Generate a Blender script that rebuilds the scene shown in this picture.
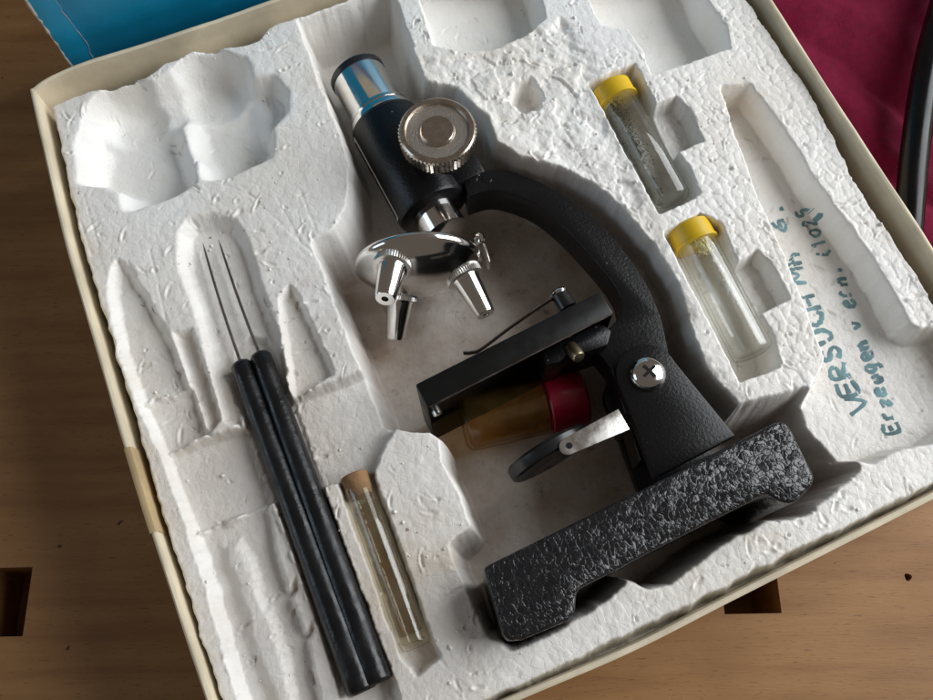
import bpy, bmesh, math, random
import numpy as np
from mathutils import Vector, Matrix

for o in list(bpy.data.objects):
    bpy.data.objects.remove(o)
S = bpy.context.scene
COL = S.collection
MM = 0.001

# ------------------------------------------------------------------ camera
cd = bpy.data.cameras.new('camera')
cam = bpy.data.objects.new('camera', cd)
COL.objects.link(cam)
cam.matrix_world = Matrix([[0.91987, 0.374767, -0.115714, -0.0502], [-0.391902, 0.866243, -0.309897, -0.10177], [-0.015903, 0.330413, 0.943703, 0.28243], [0.0, 0.0, 0.0, 1.0]])
cd.sensor_width = 36.0
cd.lens = 32.8
cd.clip_start = 0.01
cd.clip_end = 50.0
S.camera = cam

# ------------------------------------------------------------------ light
world = bpy.data.worlds.new('World')
S.world = world
world.use_nodes = True
bg = world.node_tree.nodes['Background']
bg.inputs[0].default_value = (0.60, 0.50, 0.42, 1)
bg.inputs[1].default_value = 0.19

def area_lamp(name, target, azim, elev, dist, sx, sy, power, color):
    ld = bpy.data.lights.new(name, 'AREA')
    ld.shape = 'RECTANGLE'
    ld.size = sx
    ld.size_y = sy
    ld.energy = power
    ld.color = color
    o = bpy.data.objects.new(name, ld)
    COL.objects.link(o)
    a, e = math.radians(azim), math.radians(elev)
    d = Vector((math.cos(a) * math.cos(e), math.sin(a) * math.cos(e), math.sin(e)))
    o.location = Vector(target) + d * dist
    o.rotation_euler = d.to_track_quat('Z', 'Y').to_euler()
    return o

area_lamp('window_lamp', (0, 0, 0.04), -10, 33, 1.0, 0.85, 0.75, 13.8, (0.95, 0.98, 1.0))
area_lamp('far_window_lamp', (0, 0, 0.04), 165, 24, 1.8, 0.8, 0.7, 4.0, (0.60, 0.80, 1.0))

S.view_settings.view_transform = 'Standard'
S.view_settings.look = 'None'
S.view_settings.exposure = 0.0
S.view_settings.gamma = 1.0
S.render.engine = 'CYCLES'
S.cycles.max_bounces = 10
S.cycles.transparent_max_bounces = 16

# ------------------------------------------------------------------ materials
def new_mat(name):
    m = bpy.data.materials.new(name)
    m.use_nodes = True
    nt = m.node_tree
    return m, nt, nt.nodes['Principled BSDF'], nt.nodes, nt.links

def ramp(N, stops):
    r = N.new('ShaderNodeValToRGB')
    el = r.color_ramp.elements
    while len(el) < len(stops):
        el.new(0.5)
    for e, (p, c) in zip(el, stops):
        e.position = p
        e.color = c if len(c) == 4 else (*c, 1)
    return r

def noise(N, L, vec, scale, detail=4, rough=0.55):
    n = N.new('ShaderNodeTexNoise')
    n.inputs['Scale'].default_value = scale
    n.inputs['Detail'].default_value = detail
    n.inputs['Roughness'].default_value = rough
    if vec is not None:
        L.new(vec, n.inputs['Vector'])
    return n

def coords(N, L, scale=(1, 1, 1), rotz=0):
    t = N.new('ShaderNodeTexCoord')
    mp = N.new('ShaderNodeMapping')
    mp.inputs['Scale'].default_value = scale
    mp.inputs['Rotation'].default_value = (0, 0, rotz)
    L.new(t.outputs['Object'], mp.inputs['Vector'])
    return mp.outputs[0]

def mixc(N, L, fac, a, b):
    m = N.new('ShaderNodeMix')
    m.data_type = 'RGBA'
    for i, v in ((6, a), (7, b)):
        if hasattr(v, 'is_output'):
            L.new(v, m.inputs[i])
        else:
            m.inputs[i].default_value = (*v, 1)
    if hasattr(fac, 'is_output'):
        L.new(fac, m.inputs[0])
    else:
        m.inputs[0].default_value = fac
    return m.outputs[2]

def bump(N, L, height, strength, dist, normal=None):
    b = N.new('ShaderNodeBump')
    b.inputs['Strength'].default_value = strength
    b.inputs['Distance'].default_value = dist
    L.new(height, b.inputs['Height'])
    if normal is not None:
        L.new(normal, b.inputs['Normal'])
    return b.outputs[0]

def simple(name, col, rough=0.5, metal=0.0, nscale=0, nstr=0.2, ndist=0.0002, var=0.0, rvar=0.0, **kw):
    m, nt, B, N, L = new_mat(name)
    B.inputs['Base Color'].default_value = (*col, 1)
    B.inputs['Roughness'].default_value = rough
    B.inputs['Metallic'].default_value = metal
    for k, v in kw.items():
        B.inputs[k].default_value = v
    if nscale:
        c = coords(N, L)
        n = noise(N, L, c, nscale)
        L.new(bump(N, L, n.outputs[0], nstr, ndist), B.inputs['Normal'])
        if var:
            n2 = noise(N, L, c, nscale * 0.25)
            d = tuple(v * (1 - var) for v in col)
            r = ramp(N, [(0.35, d), (0.65, col)])
            L.new(n2.outputs[0], r.inputs[0])
            L.new(r.outputs[0], B.inputs['Base Color'])
        if rvar:
            n3 = noise(N, L, c, nscale * 0.4)
            r = ramp(N, [(0.3, (rough - rvar,) * 3), (0.7, (rough + rvar,) * 3)])
            L.new(n3.outputs[0], r.inputs[0])
            L.new(r.outputs[0], B.inputs['Roughness'])
    return m

def foam_material():
    m, nt, B, N, L = new_mat('expanded_polystyrene')
    c = coords(N, L)
    st = noise(N, L, c, 22, 5, 0.6)
    r = ramp(N, [(0.40, (0.90, 0.89, 0.865)), (0.62, (0.845, 0.81, 0.755)), (0.80, (0.70, 0.60, 0.48))])
    L.new(st.outputs[0], r.inputs[0])
    # brown tint: floor grime, plus painted recess shade and warm bounce light
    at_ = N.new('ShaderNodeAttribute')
    at_.attribute_name = 'dirt_and_light'
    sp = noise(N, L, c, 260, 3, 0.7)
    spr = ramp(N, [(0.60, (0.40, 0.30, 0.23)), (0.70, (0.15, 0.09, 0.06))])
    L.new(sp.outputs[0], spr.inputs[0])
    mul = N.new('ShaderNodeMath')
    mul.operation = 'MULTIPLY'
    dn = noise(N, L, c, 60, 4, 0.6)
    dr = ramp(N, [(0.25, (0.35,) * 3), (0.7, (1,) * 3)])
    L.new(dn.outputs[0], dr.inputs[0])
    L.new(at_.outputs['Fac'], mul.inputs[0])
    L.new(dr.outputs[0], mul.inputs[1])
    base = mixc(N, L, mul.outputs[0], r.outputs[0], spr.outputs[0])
    fl = noise(N, L, c, 420, 2, 0.5)
    flr = ramp(N, [(0.765, (0, 0, 0)), (0.785, (1, 1, 1))])
    L.new(fl.outputs[0], flr.inputs[0])
    base = mixc(N, L, flr.outputs[0], base, (0.33, 0.26, 0.20))
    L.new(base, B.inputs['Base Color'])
    B.inputs['Roughness'].default_value = 0.42
    B.inputs['Specular IOR Level'].default_value = 0.42
    B.inputs['Subsurface Weight'].default_value = 0.12
    B.inputs['Subsurface Radius'].default_value = (1.0, 0.96, 0.9)
    B.inputs['Subsurface Scale'].default_value = 0.003
    v = N.new('ShaderNodeTexVoronoi')
    v.inputs['Scale'].default_value = 330
    L.new(c, v.inputs['Vector'])
    ve = N.new('ShaderNodeTexVoronoi')
    ve.feature = 'DISTANCE_TO_EDGE'
    ve.inputs['Scale'].default_value = 360
    L.new(c, ve.inputs['Vector'])
    ver = ramp(N, [(0.0, (0, 0, 0)), (0.07, (1, 1, 1))])
    L.new(ve.outputs['Distance'], ver.inputs[0])
    b0 = bump(N, L, ver.outputs[0], 0.16, 0.0004)
    b1 = bump(N, L, v.outputs['Distance'], 0.10, 0.0008, b0)
    f = noise(N, L, c, 900, 4, 0.6)
    b2 = bump(N, L, f.outputs[0], 0.22, 0.0005, b1)
    L.new(b2, B.inputs['Normal'])
    return m

def wood_material():
    m, nt, B, N, L = new_mat('worn_beech')
    t = N.new('ShaderNodeTexCoord')
    mp = N.new('ShaderNodeMapping')
    mp.vector_type = 'TEXTURE'
    mp.inputs['Rotation'].default_value = (0, 0, math.radians(-22))
    mp.inputs['Scale'].default_value = (1 / 2.2, 1 / 26, 1 / 26)
    L.new(t.outputs['Object'], mp.inputs['Vector'])
    n1 = noise(N, L, mp.outputs[0], 4.5, 6, 0.62)
    r1 = ramp(N, [(0.30, (0.235, 0.108, 0.034)), (0.50, (0.315, 0.158, 0.054)), (0.72, (0.370, 0.198, 0.076))])
    L.new(n1.outputs[0], r1.inputs[0])
    mp2 = N.new('ShaderNodeMapping')
    mp2.vector_type = 'TEXTURE'
    mp2.inputs['Rotation'].default_value = (0, 0, math.radians(-22))
    mp2.inputs['Scale'].default_value = (1 / 230, 1 / 2000, 1 / 300)
    L.new(t.outputs['Object'], mp2.inputs['Vector'])
    n2 = noise(N, L, mp2.outputs[0], 1.0, 2, 0.5)
    r2 = ramp(N, [(0.64, (0, 0, 0)), (0.67, (1, 1, 1))])
    L.new(n2.outputs[0], r2.inputs[0])
    mm = N.new('ShaderNodeMath')
    mm.operation = 'MULTIPLY'
    mm.inputs[1].default_value = 0.62
    L.new(r2.outputs[0], mm.inputs[0])
    c1 = mixc(N, L, mm.outputs[0], r1.outputs[0], (0.13, 0.06, 0.025))
    obj = coords(N, L)
    n3 = noise(N, L, obj, 14, 5, 0.6)
    r3 = ramp(N, [(0.45, (0, 0, 0)), (0.75, (0.55, 0.55, 0.55))])
    L.new(n3.outputs[0], r3.inputs[0])
    c2 = mixc(N, L, r3.outputs[0], c1, (0.20, 0.088, 0.027))
    n5 = noise(N, L, obj, 190, 2, 0.4)
    r5 = ramp(N, [(0.755, (0, 0, 0)), (0.775, (1, 1, 1))])
    L.new(n5.outputs[0], r5.inputs[0])
    c3 = mixc(N, L, r5.outputs[0], c2, (0.07, 0.035, 0.018))
    mp3 = N.new('ShaderNodeMapping')
    mp3.vector_type = 'TEXTURE'
    mp3.inputs['Rotation'].default_value = (0, 0, math.radians(42))
    mp3.inputs['Scale'].default_value = (1 / 26, 1 / 1000, 1 / 60)
    L.new(t.outputs['Object'], mp3.inputs['Vector'])
    n6 = noise(N, L, mp3.outputs[0], 1.0, 2, 0.5)
    r6 = ramp(N, [(0.76, (0, 0, 0)), (0.79, (0.7, 0.7, 0.7))])
    L.new(n6.outputs[0], r6.inputs[0])
    c3 = mixc(N, L, r6.outputs[0], c3, (0.46, 0.28, 0.13))
    L.new(c3, B.inputs['Base Color'])
    rr = ramp(N, [(0.3, (0.5,) * 3), (0.7, (0.68,) * 3)])
    L.new(n3.outputs[0], rr.inputs[0])
    L.new(rr.outputs[0], B.inputs['Roughness'])
    b1 = bump(N, L, n2.outputs[0], 0.25, 0.0003)
    b2 = bump(N, L, n1.outputs[0], 0.25, 0.0006, b1)
    L.new(b2, B.inputs['Normal'])
    return m

def crackle_material():
    m, nt, B, N, L = new_mat('black_crackle_paint')
    c = coords(N, L)
    w = noise(N, L, c, 260, 3, 0.6)
    add = N.new('ShaderNodeMixRGB')
    add.blend_type = 'ADD'
    add.inputs[0].default_value = 0.003
    L.new(c, add.inputs[1])
    L.new(w.outputs['Color'], add.inputs[2])
    v = N.new('ShaderNodeTexVoronoi')
    v.feature = 'DISTANCE_TO_EDGE'
    v.inputs['Scale'].default_value = 720
    L.new(add.outputs[0], v.inputs['Vector'])
    vr = ramp(N, [(0.0, (0, 0, 0)), (0.12, (0.8,) * 3), (0.4, (1, 1, 1))])
    L.new(v.outputs['Distance'], vr.inputs[0])
    v2 = N.new('ShaderNodeTexVoronoi')
    v2.inputs['Scale'].default_value = 720
    L.new(add.outputs[0], v2.inputs['Vector'])
    sub = N.new('ShaderNodeVectorMath')
    sub.operation = 'SUBTRACT'
    L.new(add.outputs[0], sub.inputs[0])
    L.new(v2.outputs['Position'], sub.inputs[1])
    cc = N.new('ShaderNodeVectorMath')
    cc.operation = 'SUBTRACT'
    L.new(v2.outputs['Color'], cc.inputs[0])
    cc.inputs[1].default_value = (0.5, 0.5, 0.5)
    dot = N.new('ShaderNodeVectorMath')
    dot.operation = 'DOT_PRODUCT'
    L.new(sub.outputs[0], dot.inputs[0])
    L.new(cc.outputs[0], dot.inputs[1])
    f = noise(N, L, c, 500, 3, 0.6)
    b0 = bump(N, L, dot.outputs['Value'], 0.40, 1.0)
    b1 = bump(N, L, vr.outputs[0], 0.6, 0.00012, b0)
    b2 = bump(N, L, f.outputs[0], 0.16, 0.0005, b1)
    L.new(b2, B.inputs['Normal'])
    B.inputs['Base Color'].default_value = (0.014, 0.014, 0.016, 1)
    B.inputs['Roughness'].default_value = 0.27
    B.inputs['Specular IOR Level'].default_value = 0.55
    return m

def cast_black():
    m, nt, B, N, L = new_mat('black_cast_enamel')
    c = coords(N, L)
    f = noise(N, L, c, 1100, 3, 0.6)
    g = noise(N, L, c, 160, 3, 0.5)
    b0 = bump(N, L, g.outputs[0], 0.05, 0.0006)
    L.new(bump(N, L, f.outputs[0], 0.30, 0.0004, b0), B.inputs['Normal'])
    B.inputs['Specular IOR Level'].default_value = 0.30
    d = noise(N, L, c, 1300, 1, 0.3)
    dr = ramp(N, [(0.775, (0.007, 0.007, 0.008)), (0.82, (0.20, 0.19, 0.18))])
    L.new(d.outputs[0], dr.inputs[0])
    L.new(dr.outputs[0], B.inputs['Base Color'])
    B.inputs['Roughness'].default_value = 0.31
    return m

def thin_glass(name, tint, rough=0.03, boost=1.0, haze=0.0, hazecol=(0.8, 0.8, 0.75)):
    m, nt, B, N, L = new_mat(name)
    out = N['Material Output']
    tr = N.new('ShaderNodeBsdfTransparent')
    lw0 = N.new('ShaderNodeLayerWeight')
    lw0.inputs[0].default_value = 0.5
    edge_r = ramp(N, [(0.55, tint), (0.98, tuple(v * v * 0.62 for v in tint))])
    L.new(lw0.outputs['Facing'], edge_r.inputs[0])
    L.new(edge_r.outputs[0], tr.inputs[0])
    gl = N.new('ShaderNodeBsdfGlossy')
    gl.inputs['Roughness'].default_value = rough
    gl.inputs['Color'].default_value = (1, 1, 1, 1)
    lw = N.new('ShaderNodeLayerWeight')
    lw.inputs[0].default_value = 0.5
    pw = N.new('ShaderNodeMath')
    pw.operation = 'POWER'
    pw.inputs[1].default_value = 2.6
    L.new(lw.outputs['Facing'], pw.inputs[0])
    fr = N.new('ShaderNodeMath')
    fr.operation = 'MULTIPLY_ADD'
    fr.inputs[1].default_value = 0.38 * boost
    fr.inputs[2].default_value = 0.04
    L.new(pw.outputs[0], fr.inputs[0])
    mx = N.new('ShaderNodeMixShader')
    L.new(fr.outputs[0], mx.inputs[0])
    L.new(tr.outputs[0], mx.inputs[1])
    L.new(gl.outputs[0], mx.inputs[2])
    last = mx.outputs[0]
    if haze:
        df = N.new('ShaderNodeBsdfDiffuse')
        df.inputs[0].default_value = (*hazecol, 1)
        m2 = N.new('ShaderNodeMixShader')
        c = coords(N, L)
        n = noise(N, L, c, 180, 4, 0.6)
        r = ramp(N, [(0.35, (haze * 0.4,) * 3), (0.75, (haze * 1.6,) * 3)])
        L.new(n.outputs[0], r.inputs[0])
        L.new(r.outputs[0], m2.inputs[0])
        L.new(last, m2.inputs[1])
        L.new(df.outputs[0], m2.inputs[2])
        last = m2.outputs[0]
    L.new(last, out.inputs['Surface'])
    return m

M = dict(
    foam=foam_material(), wood=wood_material(), crackle=crackle_material(), cast=cast_black(),
    chrome=simple('chrome', (0.80, 0.79, 0.77), 0.13, 1.0, 500, 0.04, 0.0002, rvar=0.05),
    steel=simple('brushed_steel', (0.70, 0.68, 0.65), 0.30, 1.0, 700, 0.15, 0.0002, rvar=0.1),
    knobmetal=simple('turned_metal', (0.64, 0.57, 0.50), 0.24, 1.0, 900, 0.25, 0.0002, rvar=0.08),
    darksteel=simple('dark_steel', (0.20, 0.17, 0.15), 0.32, 1.0, 700, 0.15, 0.0002, rvar=0.1),
    grainmetal=simple('grained_metal', (0.52, 0.47, 0.42), 0.34, 1.0, 2600, 0.5, 0.0004),
    brass=simple('dull_brass', (0.62, 0.52, 0.35), 0.35, 1.0, 600, 0.2),
    blackplastic=simple('black_plastic', (0.012, 0.012, 0.013), 0.30, 0, 300, 0.08, 0.0003, rvar=0.08),
    blackmatt=simple('black_matt', (0.008, 0.008, 0.008), 0.38, 0, 500, 0.12, 0.0002, rvar=0.1, **{'Specular IOR Level': 0.3}),
    handle=simple('worn_black_handle', (0.009, 0.009, 0.010), 0.32, 0, 420, 0.30, 0.0005, rvar=0.17, **{'Specular IOR Level': 0.38}),
    hole=simple('dark_hole', (0.004, 0.004, 0.004), 0.9),
    whitepaint=simple('white_edge', (0.75, 0.74, 0.72), 0.5),
    yellow=simple('yellow_plastic', (0.80, 0.52, 0.015), 0.38, 0, 400, 0.08, 0.0003, var=0.18),
    redplastic=simple('dark_red_plastic', (0.30, 0.006, 0.028), 0.26, 0, 300, 0.06, 0.0003),
    glass=thin_glass('vial_glass', (0.985, 0.988, 0.978), 0.03, 1.0, 0.035, (0.86, 0.86, 0.83)),
    hazyglass=thin_glass('dusty_tube_glass', (0.972, 0.96, 0.92), 0.05, 1.0, 0.05, (0.55, 0.48, 0.33)),
    amber=thin_glass('amber_plastic', (0.90, 0.77, 0.50), 0.12, 1.0, 0.05, (0.50, 0.36, 0.14)),
    cork=simple('cork', (0.36, 0.20, 0.09), 0.85, 0, 500, 0.6, 0.0006, var=0.55),
    residue=simple('olive_residue', (0.085, 0.076, 0.020), 0.9, 0, 900, 0.6, 0.0005, var=0.4),
    crystal_y=simple('pale_yellow_crystal', (0.78, 0.72, 0.34), 0.6, 0, 900, 0.5, 0.0004),
    crystal_w=simple('white_crystal', (0.80, 0.80, 0.77), 0.6, 0, 900, 0.5, 0.0004),
    board=simple('cream_cardboard', (0.80, 0.70, 0.52), 0.75, 0, 240, 0.3, 0.0004, var=0.22),
    boardin=simple('cream_paper', (0.66, 0.57, 0.41), 0.75, 0, 120, 0.35, 0.0005, var=0.15),
    boardraw=simple('tan_kraft', (0.55, 0.41, 0.22), 0.7, 0, 240, 0.3, 0.0004, var=0.25),
    blue=simple('blue_printed_card', (0.004, 0.33, 0.60), 0.42, 0, 160, 0.25, 0.0005, var=0.22, rvar=0.08),
    tornpaper=simple('torn_paper_edge', (0.50, 0.45, 0.36), 0.85, 0, 400, 0.5, 0.0005, var=0.4),
    cloth=simple('crimson_cloth', (0.17, 0.003, 0.030), 0.85, 0, 1400, 0.5, 0.0005, var=0.2, **{'Specular IOR Level': 0.2}),
    rubber=simple('black_rubber', (0.004, 0.004, 0.005), 0.24, 0, 200, 0.06, 0.0004, rvar=0.07, **{'Specular IOR Level': 0.3}),
    ink=simple('teal_ink', (0.22, 0.40, 0.44), 0.7, 0, 420, 0.1, 0.0002, var=0.60),
    crumb=simple('foam_crumb', (0.88, 0.87, 0.84), 0.6, 0, 900, 0.3, 0.0004),
)

# ------------------------------------------------------------------ helpers (all shapes in millimetres)
def tag(o, label=None, cat=None, group=None, kind=None):
    for k, v in (('label', label), ('category', cat), ('group', group), ('kind', kind)):
        if v:
            o[k] = v
    return o

def thing(name, loc, label, cat, group=None):
    o = bpy.data.objects.new(name, None)
    o.empty_display_size = 0.01
    COL.objects.link(o)
    o.location = Vector(loc) * MM
    return tag(o, label, cat, group)

def world_loc(o):
    v = Vector(o.location)
    return v if o.parent is None else v + world_loc(o.parent)

def link_mesh(name, me, mat, parent=None, sharp=35):
    if mat is not None and not me.materials:
        me.materials.append(mat)
    if sharp is not None:
        for p in me.polygons:
            p.use_smooth = True
        me.set_sharp_from_angle(angle=math.radians(sharp))
    # move the origin to the middle of the mesh's base
    vs = np.empty(len(me.vertices) * 3)
    me.vertices.foreach_get('co', vs)
    vs = vs.reshape(-1, 3)
    c = (vs.min(0) + vs.max(0)) / 2
    c[2] = vs[:, 2].min()
    me.vertices.foreach_set('co', (vs - c).ravel())
    me.update()
    o = bpy.data.objects.new(name, me)
    COL.objects.link(o)
    if parent is not None:
        o.parent = parent
        o.location = Vector(c) - world_loc(parent)
    else:
        o.location = Vector(c)
    return o

def mesh_from(verts, faces, name='mesh'):
    me = bpy.data.meshes.new(name)
    me.from_pydata([tuple(x * MM for x in v) for v in verts], [], faces)
    me.validate()
    bm = bmesh.new()
    bm.from_mesh(me)
    bmesh.ops.recalc_face_normals(bm, faces=bm.faces)
    bm.to_mesh(me)
    bm.free()
    return me

def frame(d, hint=(0, 0, 1)):
    w = Vector(d).normalized()
    u = Vector(hint).cross(w)
    if u.length < 1e-4:
        u = Vector((1, 0, 0)).cross(w)
    u.normalize()
    return u, w.cross(u), w

class MB:
    """collects shapes for one mesh"""
    def __init__(self):
        self.v, self.f = [], []
    def add(self, vs, fs):
        b = len(self.v)
        self.v += [tuple(v) for v in vs]
        self.f += [tuple(i + b for i in f) for f in fs]
        return self
    def lathe(self, A, d, prof, n=40, teeth=None, hint=(0, 0, 1)):
        u, v, w = frame(d, hint)
        A = Vector(A)
        vs, fs = [], []
        for k, pr in enumerate(prof):
            t, r = pr[0], pr[1]
            tooth = pr[2] if len(pr) > 2 else 0
            for i in range(n):
                a = 2 * math.pi * i / n
                rr = r - (tooth if i % 2 else 0)
                vs.append(A + w * t + (u * math.cos(a) + v * math.sin(a)) * rr)
        for k in range(len(prof) - 1):
            for i in range(n):
                j = (i + 1) % n
                fs.append((k * n + i, k * n + j, (k + 1) * n + j, (k + 1) * n + i))
        if prof[0][1] > 0.01:
            fs.append(tuple(range(n - 1, -1, -1)))
        if prof[-1][1] > 0.01:
            fs.append(tuple((len(prof) - 1) * n + i for i in range(n)))
        return self.add(vs, fs)
    def open_lathe(self, A, d, prof, n=40):
        b = len(self.f)
        self.lathe(A, d, prof, n)
        self.f = [f for f in self.f[:b]] + [f for f in self.f[b:] if len(f) == 4]
        return self
    def tube(self, pts, rads, n=14, cap=True):
        pts = [Vector(p) for p in pts]
        if not hasattr(rads, '__len__'):
            rads = [rads] * len(pts)
        vs, fs = [], []
        u = None
        for k, p in enumerate(pts):
            d = (pts[min(k + 1, len(pts) - 1)] - pts[max(k - 1, 0)]).normalized()
            if u is None:
                u, v, w = frame(d)
            else:
                u = (u - d * u.dot(d)).normalized()
                v = d.cross(u)
            for i in range(n):
                a = 2 * math.pi * i / n
                vs.append(p + (u * math.cos(a) + v * math.sin(a)) * rads[k])
        for k in range(len(pts) - 1):
            for i in range(n):
                j = (i + 1) % n
                fs.append((k * n + i, k * n + j, (k + 1) * n + j, (k + 1) * n + i))
        if cap:
            fs.append(tuple(range(n - 1, -1, -1)))
            fs.append(tuple((len(pts) - 1) * n + i for i in range(n)))
        return self.add(vs, fs)
    def box(self, o, u, v, w):
        o, u, v, w = Vector(o), Vector(u), Vector(v), Vector(w)
        vs = [o + u * a + v * b + w * c for c in (0, 1) for b in (0, 1) for a in (0, 1)]
        return self.add(vs, [(0, 2, 3, 1), (4, 5, 7, 6), (0, 1, 5, 4), (2, 6, 7, 3), (0, 4, 6, 2), (1, 3, 7, 5)])
    def build(self, name, mat, parent=None, sharp=35, bevel=0, seg=2):
        me = mesh_from(self.v, self.f, name)
        if bevel:
            bevel_mesh(me, bevel, seg)
        return link_mesh(name, me, mat, parent, sharp)

def bevel_mesh(me, b, seg=2, angle=25):
    bm = bmesh.new()
    bm.from_mesh(me)
    es = [e for e in bm.edges if len(e.link_faces) == 2 and e.calc_face_angle(0) > math.radians(angle)]
    bmesh.ops.bevel(bm, geom=es, offset=b * MM, segments=seg, profile=0.5, affect='EDGES', clamp_overlap=True)
    bm.to_mesh(me)
    bm.free()

def prism(name, poly, z0, z1, mat, parent=None, bevel=0.0, seg=2, sharp=35, top_only=False):
    n = len(poly)
    a = sum(poly[i][0] * poly[(i + 1) % n][1] - poly[(i + 1) % n][0] * poly[i][1] for i in range(n))
    if a < 0:
        poly = poly[::-1]
    vs = [(x, y, z0) for x, y in poly] + [(x, y, z1) for x, y in poly]
    fs = [tuple(range(n - 1, -1, -1)), tuple(range(n, 2 * n))]
    fs += [(i, (i + 1) % n, n + (i + 1) % n, n + i) for i in range(n)]
    me = mesh_from(vs, fs, name)
    if bevel:
        bm = bmesh.new()
        bm.from_mesh(me)
        es = [e for e in bm.edges if e.calc_face_angle(0) > math.radians(30)]
        bmesh.ops.bevel(bm, geom=es, offset=bevel * MM, segments=seg, profile=0.5, affect='EDGES', clamp_overlap=True)
        bm.to_mesh(me)
        bm.free()
    return link_mesh(name, me, mat, parent, sharp)

def smooth_path(pts, n=6, closed=False):
    pts = [Vector(p) for p in pts]
    out = []
    m = len(pts)
    rng = range(m) if closed else range(m - 1)
    for i in rng:
        g = (lambda k: pts[k % m]) if closed else (lambda k: pts[max(0, min(m - 1, k))])
        p0, p1, p2, p3 = g(i - 1), g(i), g(i + 1), g(i + 2)
        for k in range(n):
            t = k / n
            out.append(0.5 * ((2 * p1) + (p2 - p0) * t + (2 * p0 - 5 * p1 + 4 * p2 - p3) * t * t + (3 * p1 - p0 - 3 * p2 + p3) * t ** 3))
    if not closed:
        out.append(pts[-1])
    return out

# ------------------------------------------------------------------ numpy noise
def hash2(ix, iy, s):
    h = (ix.astype(np.int64) * 374761393 + iy.astype(np.int64) * 668265263 + s * 974634777) & 0xFFFFFFFF
    h = ((h ^ (h >> 13)) * 1274126177) & 0xFFFFFFFF
    h = (h ^ (h >> 16)) & 0xFFFFFFFF
    return h / 4294967295.0

def vnoise(x, y, s=0):
    ix, iy = np.floor(x), np.floor(y)
    fx, fy = x - ix, y - iy
    fx, fy = fx * fx * (3 - 2 * fx), fy * fy * (3 - 2 * fy)
    a, b = hash2(ix, iy, s), hash2(ix + 1, iy, s)
    c, d = hash2(ix, iy + 1, s), hash2(ix + 1, iy + 1, s)
    return (a + (b - a) * fx) * (1 - fy) + (c + (d - c) * fx) * fy - 0.5

def fbm(x, y, s=0, o=4):
    r, a = 0, 1.0
    for k in range(o):
        r = r + a * vnoise(x * 2 ** k, y * 2 ** k, s + k * 17)
        a *= 0.5
    return r

def worley(x, y, s=0):
    ix, iy = np.floor(x), np.floor(y)
    f1 = np.full(x.shape, 9.0)
    f2 = np.full(x.shape, 9.0)
    cid = np.zeros(x.shape)
    for dx in (-1, 0, 1):
        for dy in (-1, 0, 1):
            cx, cy = ix + dx, iy + dy
            px = cx + 0.15 + 0.7 * hash2(cx, cy, s)
            py = cy + 0.15 + 0.7 * hash2(cx, cy, s + 5)
            d = np.hypot(x - px, y - py)
            h = hash2(cx, cy, s + 9)
            near = d < f1
            f2 = np.where(near, f1, np.minimum(f2, d))
            cid = np.where(near, h, cid)
            f1 = np.where(near, d, f1)
    return f1, f2, cid

def sdf(poly, X, Y):
    P = np.array(poly, float)
    n = len(P)
    d = np.full(X.shape, 1e9)
    inside = np.zeros(X.shape, bool)
    for i in range(n):
        a, b = P[i], P[(i + 1) % n]
        e = b - a
        wx, wy = X - a[0], Y - a[1]
        t = np.clip((wx * e[0] + wy * e[1]) / (e @ e + 1e-9), 0, 1)
        d = np.minimum(d, np.hypot(wx - e[0] * t, wy - e[1] * t))
        c = ((a[1] <= Y) & (b[1] > Y)) | ((b[1] <= Y) & (a[1] > Y))
        with np.errstate(divide='ignore', invalid='ignore'):
            xi = a[0] + (Y - a[1]) * e[0] / (e[1] if abs(e[1]) > 1e-9 else 1e-9)
        inside ^= c & (X < xi)
    return np.where(inside, -d, d)

def sstep(a, b, x):
    t = np.clip((x - a) / (b - a), 0, 1)
    return t * t * (3 - 2 * t)

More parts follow.
